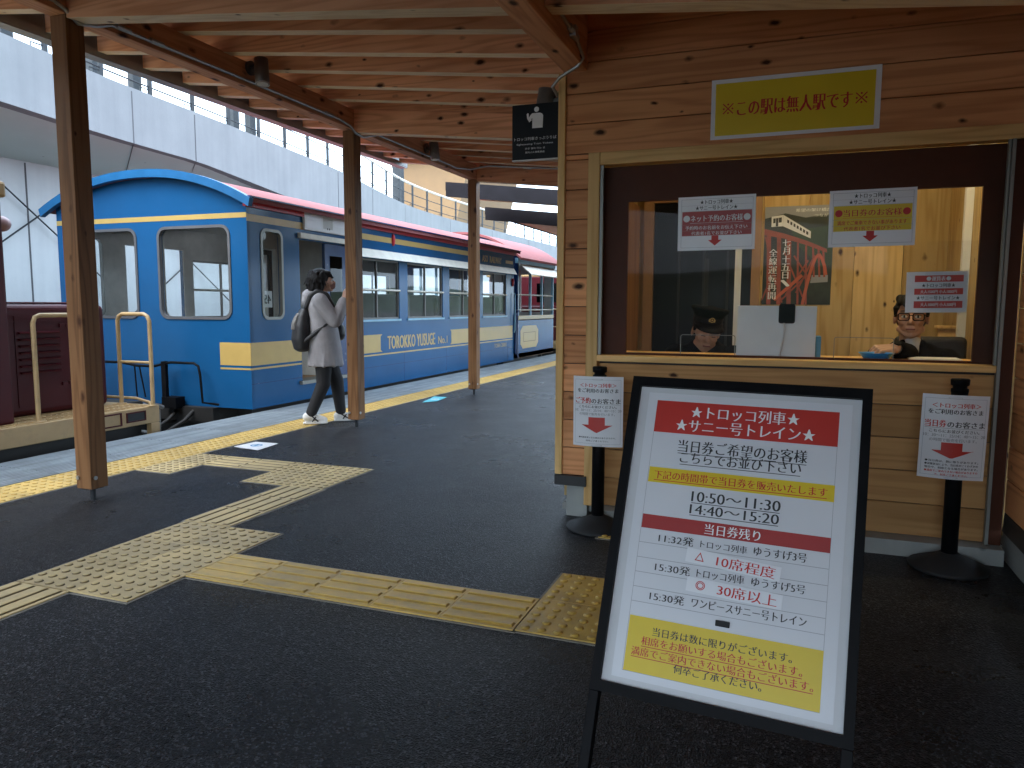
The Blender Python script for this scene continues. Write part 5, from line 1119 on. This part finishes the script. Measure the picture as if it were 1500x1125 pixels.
    # belongings
    BK = BW @ Matrix.Translation((-.14, -.03, .93)) @ Matrix.Scale(.86, 4) @ Matrix.Translation((.155, .03, -.93))
    bp = thing('backpack', 'black and grey backpack on the back of the walking woman', 'backpack', tuple(BW @ Vector((-.2, -.02, .65))))
    b = MB(BK); loft(b, [(.66, -.2, -.03, .05, .1), (.69, -.215, -.03, .085, .14), (.8, -.22, -.03, .105, .155), (.95, -.205, -.03, .1, .15), (1.06, -.19, -.02, .08, .13), (1.13, -.17, -.02, .055, .09), (1.15, -.165, -.02, .03, .05)]); b.remesh(.01, 3).build('bag_body', 'bag', bp)
    b = MB(BK); loft(b, [(.9, -.285, -.03, .04, .11), (.98, -.275, -.03, .042, .115), (1.05, -.25, -.03, .035, .1), (1.09, -.225, -.03, .03, .07)]); b.remesh(.01, 2).build('pocket', 'bag_grey', bp)
    for sgn in (-1, 1):
        y = sgn*.105; b = MB(BW); pts = [(-.14, y*.8, 1.12), (-.1, y, 1.23), (-.03, y*1.05, 1.277), (.06, y*1.05, 1.235), (.112, y*1.05, 1.12), (.105, y*1.2, 1.02), (.03, y*1.52, .95), (-.06, y*1.5, .88), (-.16, y*1.25, .8)]
        pts = [Vector(q) for q in pts]
        for q0, q1 in zip(pts, pts[1:]): b.cap(q0, q1, .022, .022, 10)
        b.remesh(.008, 3).build('strap', 'bag', bp)
    b = MB(BW); b.xf = BW @ Matrix.Translation((.265, -.0, 1.31)) @ Matrix.Rotation(R(12), 4, 'Y'); b.box(-.005, .005, -.035, .035, -.065, .075)
    tag(b.build('phone', 'black', None, .004, tuple(BW @ Vector((.265, 0, 1.31)))), 'dark phone held up in both hands by the walking woman', 'phone')
    b = MB(BW); b.ell((.175, .1, .88), (.05, .1, .085)); b.cap((.17, .1, .96), (.0, .06, 1.25), .008, .008)
    tag(b.remesh(.008, 2).build('shoulder_bag', 'bag', None, 0, tuple(BW @ Vector((.175, .1, .88)))), 'small black shoulder bag hanging in front of the walking woman', 'bag')
woman()

def short_hair(b, m4, k, fringe=True):
    o, b.xf = b.xf, m4 @ Matrix.Scale(k, 4)
    b.ell((-.022, 0, .046), (.098, .083, .084)); b.ell((-.055, 0, .0), (.062, .075, .075))
    for s in (-1, 1): b.cap((.02, s*.07, .05), (.012, s*.076, .01), .018, .008)
    if fringe:
        for y in (-.055, -.03, -.005, .02, .045): b.cap((.03, y, .098), (.08, y*1.05, .066+.008*math.sin(y*90)), .024, .010)
    b.xf = o

# --- clerk with glasses, reaching for the tray ------------------------------------------------------------
def clerk_glasses():
    HP = (.607, 4.56, 1.093); HD = hm(HP, R(-98), R(2)); K = 1.03
    b = MB(); add_head(b, HD, K)
    b.cap((.612, 4.6, .93), (.609, 4.585, 1.04), .055, .05)
    loft(b, [(.45, .64, 4.66, .15, .1), (.7, .64, 4.66, .16, .11), (.88, .635, 4.63, .18, .095), (.93, .625, 4.615, .11, .07)])
    A = [(.47, 4.6, .865), (.56, 4.32, .905), (.487, 4.14, .948)]; B = [(.79, 4.62, .855), (.84, 4.42, .66), (.72, 4.25, .76)]
    b.chain(A, [.05, .042, .027]); b.chain(B, [.05, .042, .027])
    add_hand(b, A[2], (-.9, -.42, -.08), (.1, -.35, .95), .165, .75, 1); add_hand(b, B[2], (-.8, -.5, -.1), (0, 0, 1), .165, .5, -1)
    s = b.remesh(.0045, 3); face_bits(s, HD, K)
    pr = s.build('person', ['skin', 'shirt', 'ink', 'red_roof'], None, 0, (.64, 4.66, .45)); tag(pr, 'man in glasses and a dark jacket reaching for the blue coin tray behind the counter', 'person')
    b = MB(); loft(b, [(.44, .64, 4.66, .19, .13), (.7, .64, 4.66, .2, .14), (.84, .635, 4.64, .215, .125), (.9, .63, 4.63, .19, .105), (.945, .622, 4.618, .115, .085), (.955, .62, 4.615, .09, .07)])
    b.chain([A[0], A[1], Vector(A[1]).lerp(Vector(A[2]), .8)], [.078, .062, .046]); b.chain([B[0], B[1], Vector(B[1]).lerp(Vector(B[2]), .85)], [.078, .06, .045])
    for sgn in (-1, 1): b.cap((.62+sgn*.045, 4.56, .955), (.625+sgn*.03, 4.52, .82), .022, .015)
    b.remesh(.008, 2).build('jacket', 'uniform', pr)
    b = MB(); b.cap((.618, 4.575, .955), (.618, 4.525, .85), .05, .03); b.remesh(.008, 2).build('shirt', 'shirt', pr)
    b = MB(); short_hair(b, HD, K); b.remesh(.006, 2).build('hair', 'hair', pr)
    g = thing('glasses', 'dark rimmed glasses worn by the man behind the counter', 'glasses', HP)
    b = MB(HD @ Matrix.Scale(K, 4))
    for sgn in (-1, 1):
        c = [(.103, sgn*.034+y, .003+z) for y, z in rrect(-.0255, -.019, .0255, .018, .011, 4)]; b.tube(c+[c[0]], .0026, 6); b.tube([(.101, sgn*.06, .012), (.06, sgn*.077, .012), (-.01, sgn*.081, .008)], .0026, 6)
    b.tube([(.104, -.009, .008), (.106, 0, .011), (.104, .009, .008)], .0024, 6); b.build('rim', 'black', g)
    d = (Vector(A[1])-Vector(A[2])).normalized(); w0 = Vector(A[2])+d*.012
    wt = thing('watch', 'dark wrist watch on the man reaching for the tray', 'watch', tuple(w0))
    b = MB(); b.tube([w0-d*.01, w0+d*.01], [.0305, .0305], 20, False); b.tube([w0-d*.01, w0+d*.01], [.0285, .0285], 20, False); b.build('band', 'lamp', wt)
    b = MB(); n = Vector((.1, -.5, .85)).normalized(); b.tube([w0+n*.028, w0+n*.037], .018, 16); b.build('dial', 'black', wt)
    b = MB(); q = Vector(A[2])+d*.035; b.tube([q, q+d*.03], [.036, .041], 16); b.build('shirt_cuff', 'shirt', pr)
clerk_glasses()

# --- clerk in a peaked cap, head bowed -----------------------------------------------------------------------
def clerk_cap():
    HP = (-.478, 4.60, .998); HD = hm(HP, R(-72), R(-17), R(-8)); K = 1.0
    b = MB(); add_head(b, HD, K)
    b.cap((-.5, 4.69, .88), (-.49, 4.64, .98), .055, .05)
    loft(b, [(.45, -.49, 4.74, .16, .11), (.7, -.49, 4.74, .17, .12), (.85, -.49, 4.71, .19, .1), (.9, -.49, 4.7, .11, .075)])
    A = [(-.66, 4.68, .84), (-.66, 4.5, .64), (-.52, 4.36, .74)]; B = [(-.32, 4.68, .84), (-.27, 4.5, .64), (-.42, 4.36, .74)]
    for q in (A, B): b.chain(q, [.05, .042, .027])
    add_hand(b, A[2], (.6, -.6, -.1), (0, 0, 1), .165, .6, -1); add_hand(b, B[2], (-.6, -.6, -.1), (0, 0, 1), .165, .6, 1)
    s = b.remesh(.0045, 3); face_bits(s, HD, K, closed=True)
    pr = s.build('person', ['skin', 'shirt', 'ink', 'red_roof'], None, 0, (-.49, 4.74, .45)); tag(pr, 'clerk in a dark uniform and peaked cap with head bowed behind the counter', 'person')
    b = MB(); loft(b, [(.44, -.49, 4.74, .2, .14), (.7, -.49, 4.74, .21, .15), (.82, -.49, 4.72, .225, .13), (.88, -.49, 4.71, .19, .105), (.925, -.492, 4.7, .1, .08), (.945, -.492, 4.695, .075, .065)])
    for q in (A, B): b.chain([q[0], q[1], Vector(q[1]).lerp(Vector(q[2]), .85)], [.08, .062, .046])
    b.remesh(.008, 2).build('jacket', 'uniform', pr)
    b = MB(); short_hair(b, HD, K, False); b.remesh(.006, 2).build('hair', 'hair', pr)
    cp = thing('peaked_cap', 'dark peaked cap with a small gold badge worn by the clerk', 'cap', tuple(HD @ Vector((0, 0, .07))))
    X = HD @ Matrix.Translation((-.02, 0, .05)) @ Matrix.Rotation(R(-4), 4, 'Y') @ Matrix.Scale(.92, 4)
    def oval(b, prof, n=36): 
        b.add([(r*1.1*math.cos(2*math.pi*k/n), r*math.sin(2*math.pi*k/n), z+t*math.cos(2*math.pi*k/n)) for r, z, t in prof for k in range(n)], [(i*n+k, i*n+(k+1) % n, (i+1)*n+(k+1) % n, (i+1)*n+k) for i in range(len(prof)-1) for k in range(n)]+[tuple((len(prof)-1)*n+k for k in range(n))], True)
    b = MB(X); oval(b, [(.093, .008, 0), (.095, .05, .004)]); b.build('band', 'black', cp)
    b = MB(X); oval(b, [(.094, .05, .004), (.104, .07, .008), (.119, .088, .014), (.123, .097, .017), (.117, .103, .017), (.07, .107, .014), (.01, .109, .012)]); b.build('crown', 'uniform', cp)
    b = MB(X); n = 14; vs = []
    for k in range(n+1):
        a = R(-68+136*k/n); c, q = math.cos(a), math.sin(a)
        for rr, z in ((.098, .018), (.098+.052*max(0, math.cos(a*1.25)), -.006-.022*max(0, math.cos(a*1.25)))):
            for t in (.003, -.001): vs.append((rr*1.1*c, rr*q, z+t))
    b.add(vs, sum([[(4*k, 4*k+2, 4*k+6, 4*k+4), (4*k+1, 4*k+5, 4*k+7, 4*k+3), (4*k+2, 4*k+3, 4*k+7, 4*k+6), (4*k, 4*k+4, 4*k+5, 4*k+1)] for k in range(n)], []), True); b.build('visor', 'black', cp)
    b = MB(X @ frame((.1055, 0, .046), (0, 1, 0), (0, 0, 1))); b.disc(0, 0, .0165, .003, 20, .011); b.disc(0, 0, .006, .0032); b.ell((-.016, -.004, 0), (.006, .011, .003)); b.ell((.016, -.004, 0), (.006, .011, .003)); b.build('badge', 'gold', cp)
clerk_cap()
ch = thing('office_chair', 'black office chair behind the man with glasses', 'chair', (.76, 4.95, .06))
b = MB(); b.box(.56, .93, 4.8, 4.86, .62, .985); b.build('backrest', 'bag', ch, .03, seg=3)
b = MB(); b.box(.55, .93, 4.6, 4.98, .44, .5); b.build('seat', 'bag', ch, .02, seg=3)
b = MB(); b.lathe([(.03, .06), (.025, .44)], (.74, 4.8, 0), 12); b.box(.5, .93, 4.78, 4.82, .06, .1); b.box(.72, .76, 4.55, 5.05, .06, .1); b.build('stem', 'black', ch)
b = MB(); b.box(.72, .76, 4.83, 4.87, .45, .7); b.build('back_support', 'black', ch)
b = MB(); b.box(.845, .95, 5.2, 5.25, .06, 1.02); b.box(.83, .952, 5.18, 5.27, 1.021, 1.04); tag(b.build('wooden_stand', 'trim', None, .003, (.9, 5.2, .06)), 'narrow pale wooden stand at the right end behind the counter', 'stand')
b = MB(); b.box(-1.1, -.6, 4.25, 4.9, .7, .73); b.box(-.3, .94, 4.305, 4.9, .7, .73)
for x in (-1.08, -.64, -.26, .86):
    b.box(x, x+.04, 4.35, 4.39, .06, .7)
tag(b.build('desk', 'plyX', None, .003, (0, 4.5, .06)), 'low wooden work desk behind the counter', 'desk') if False else None
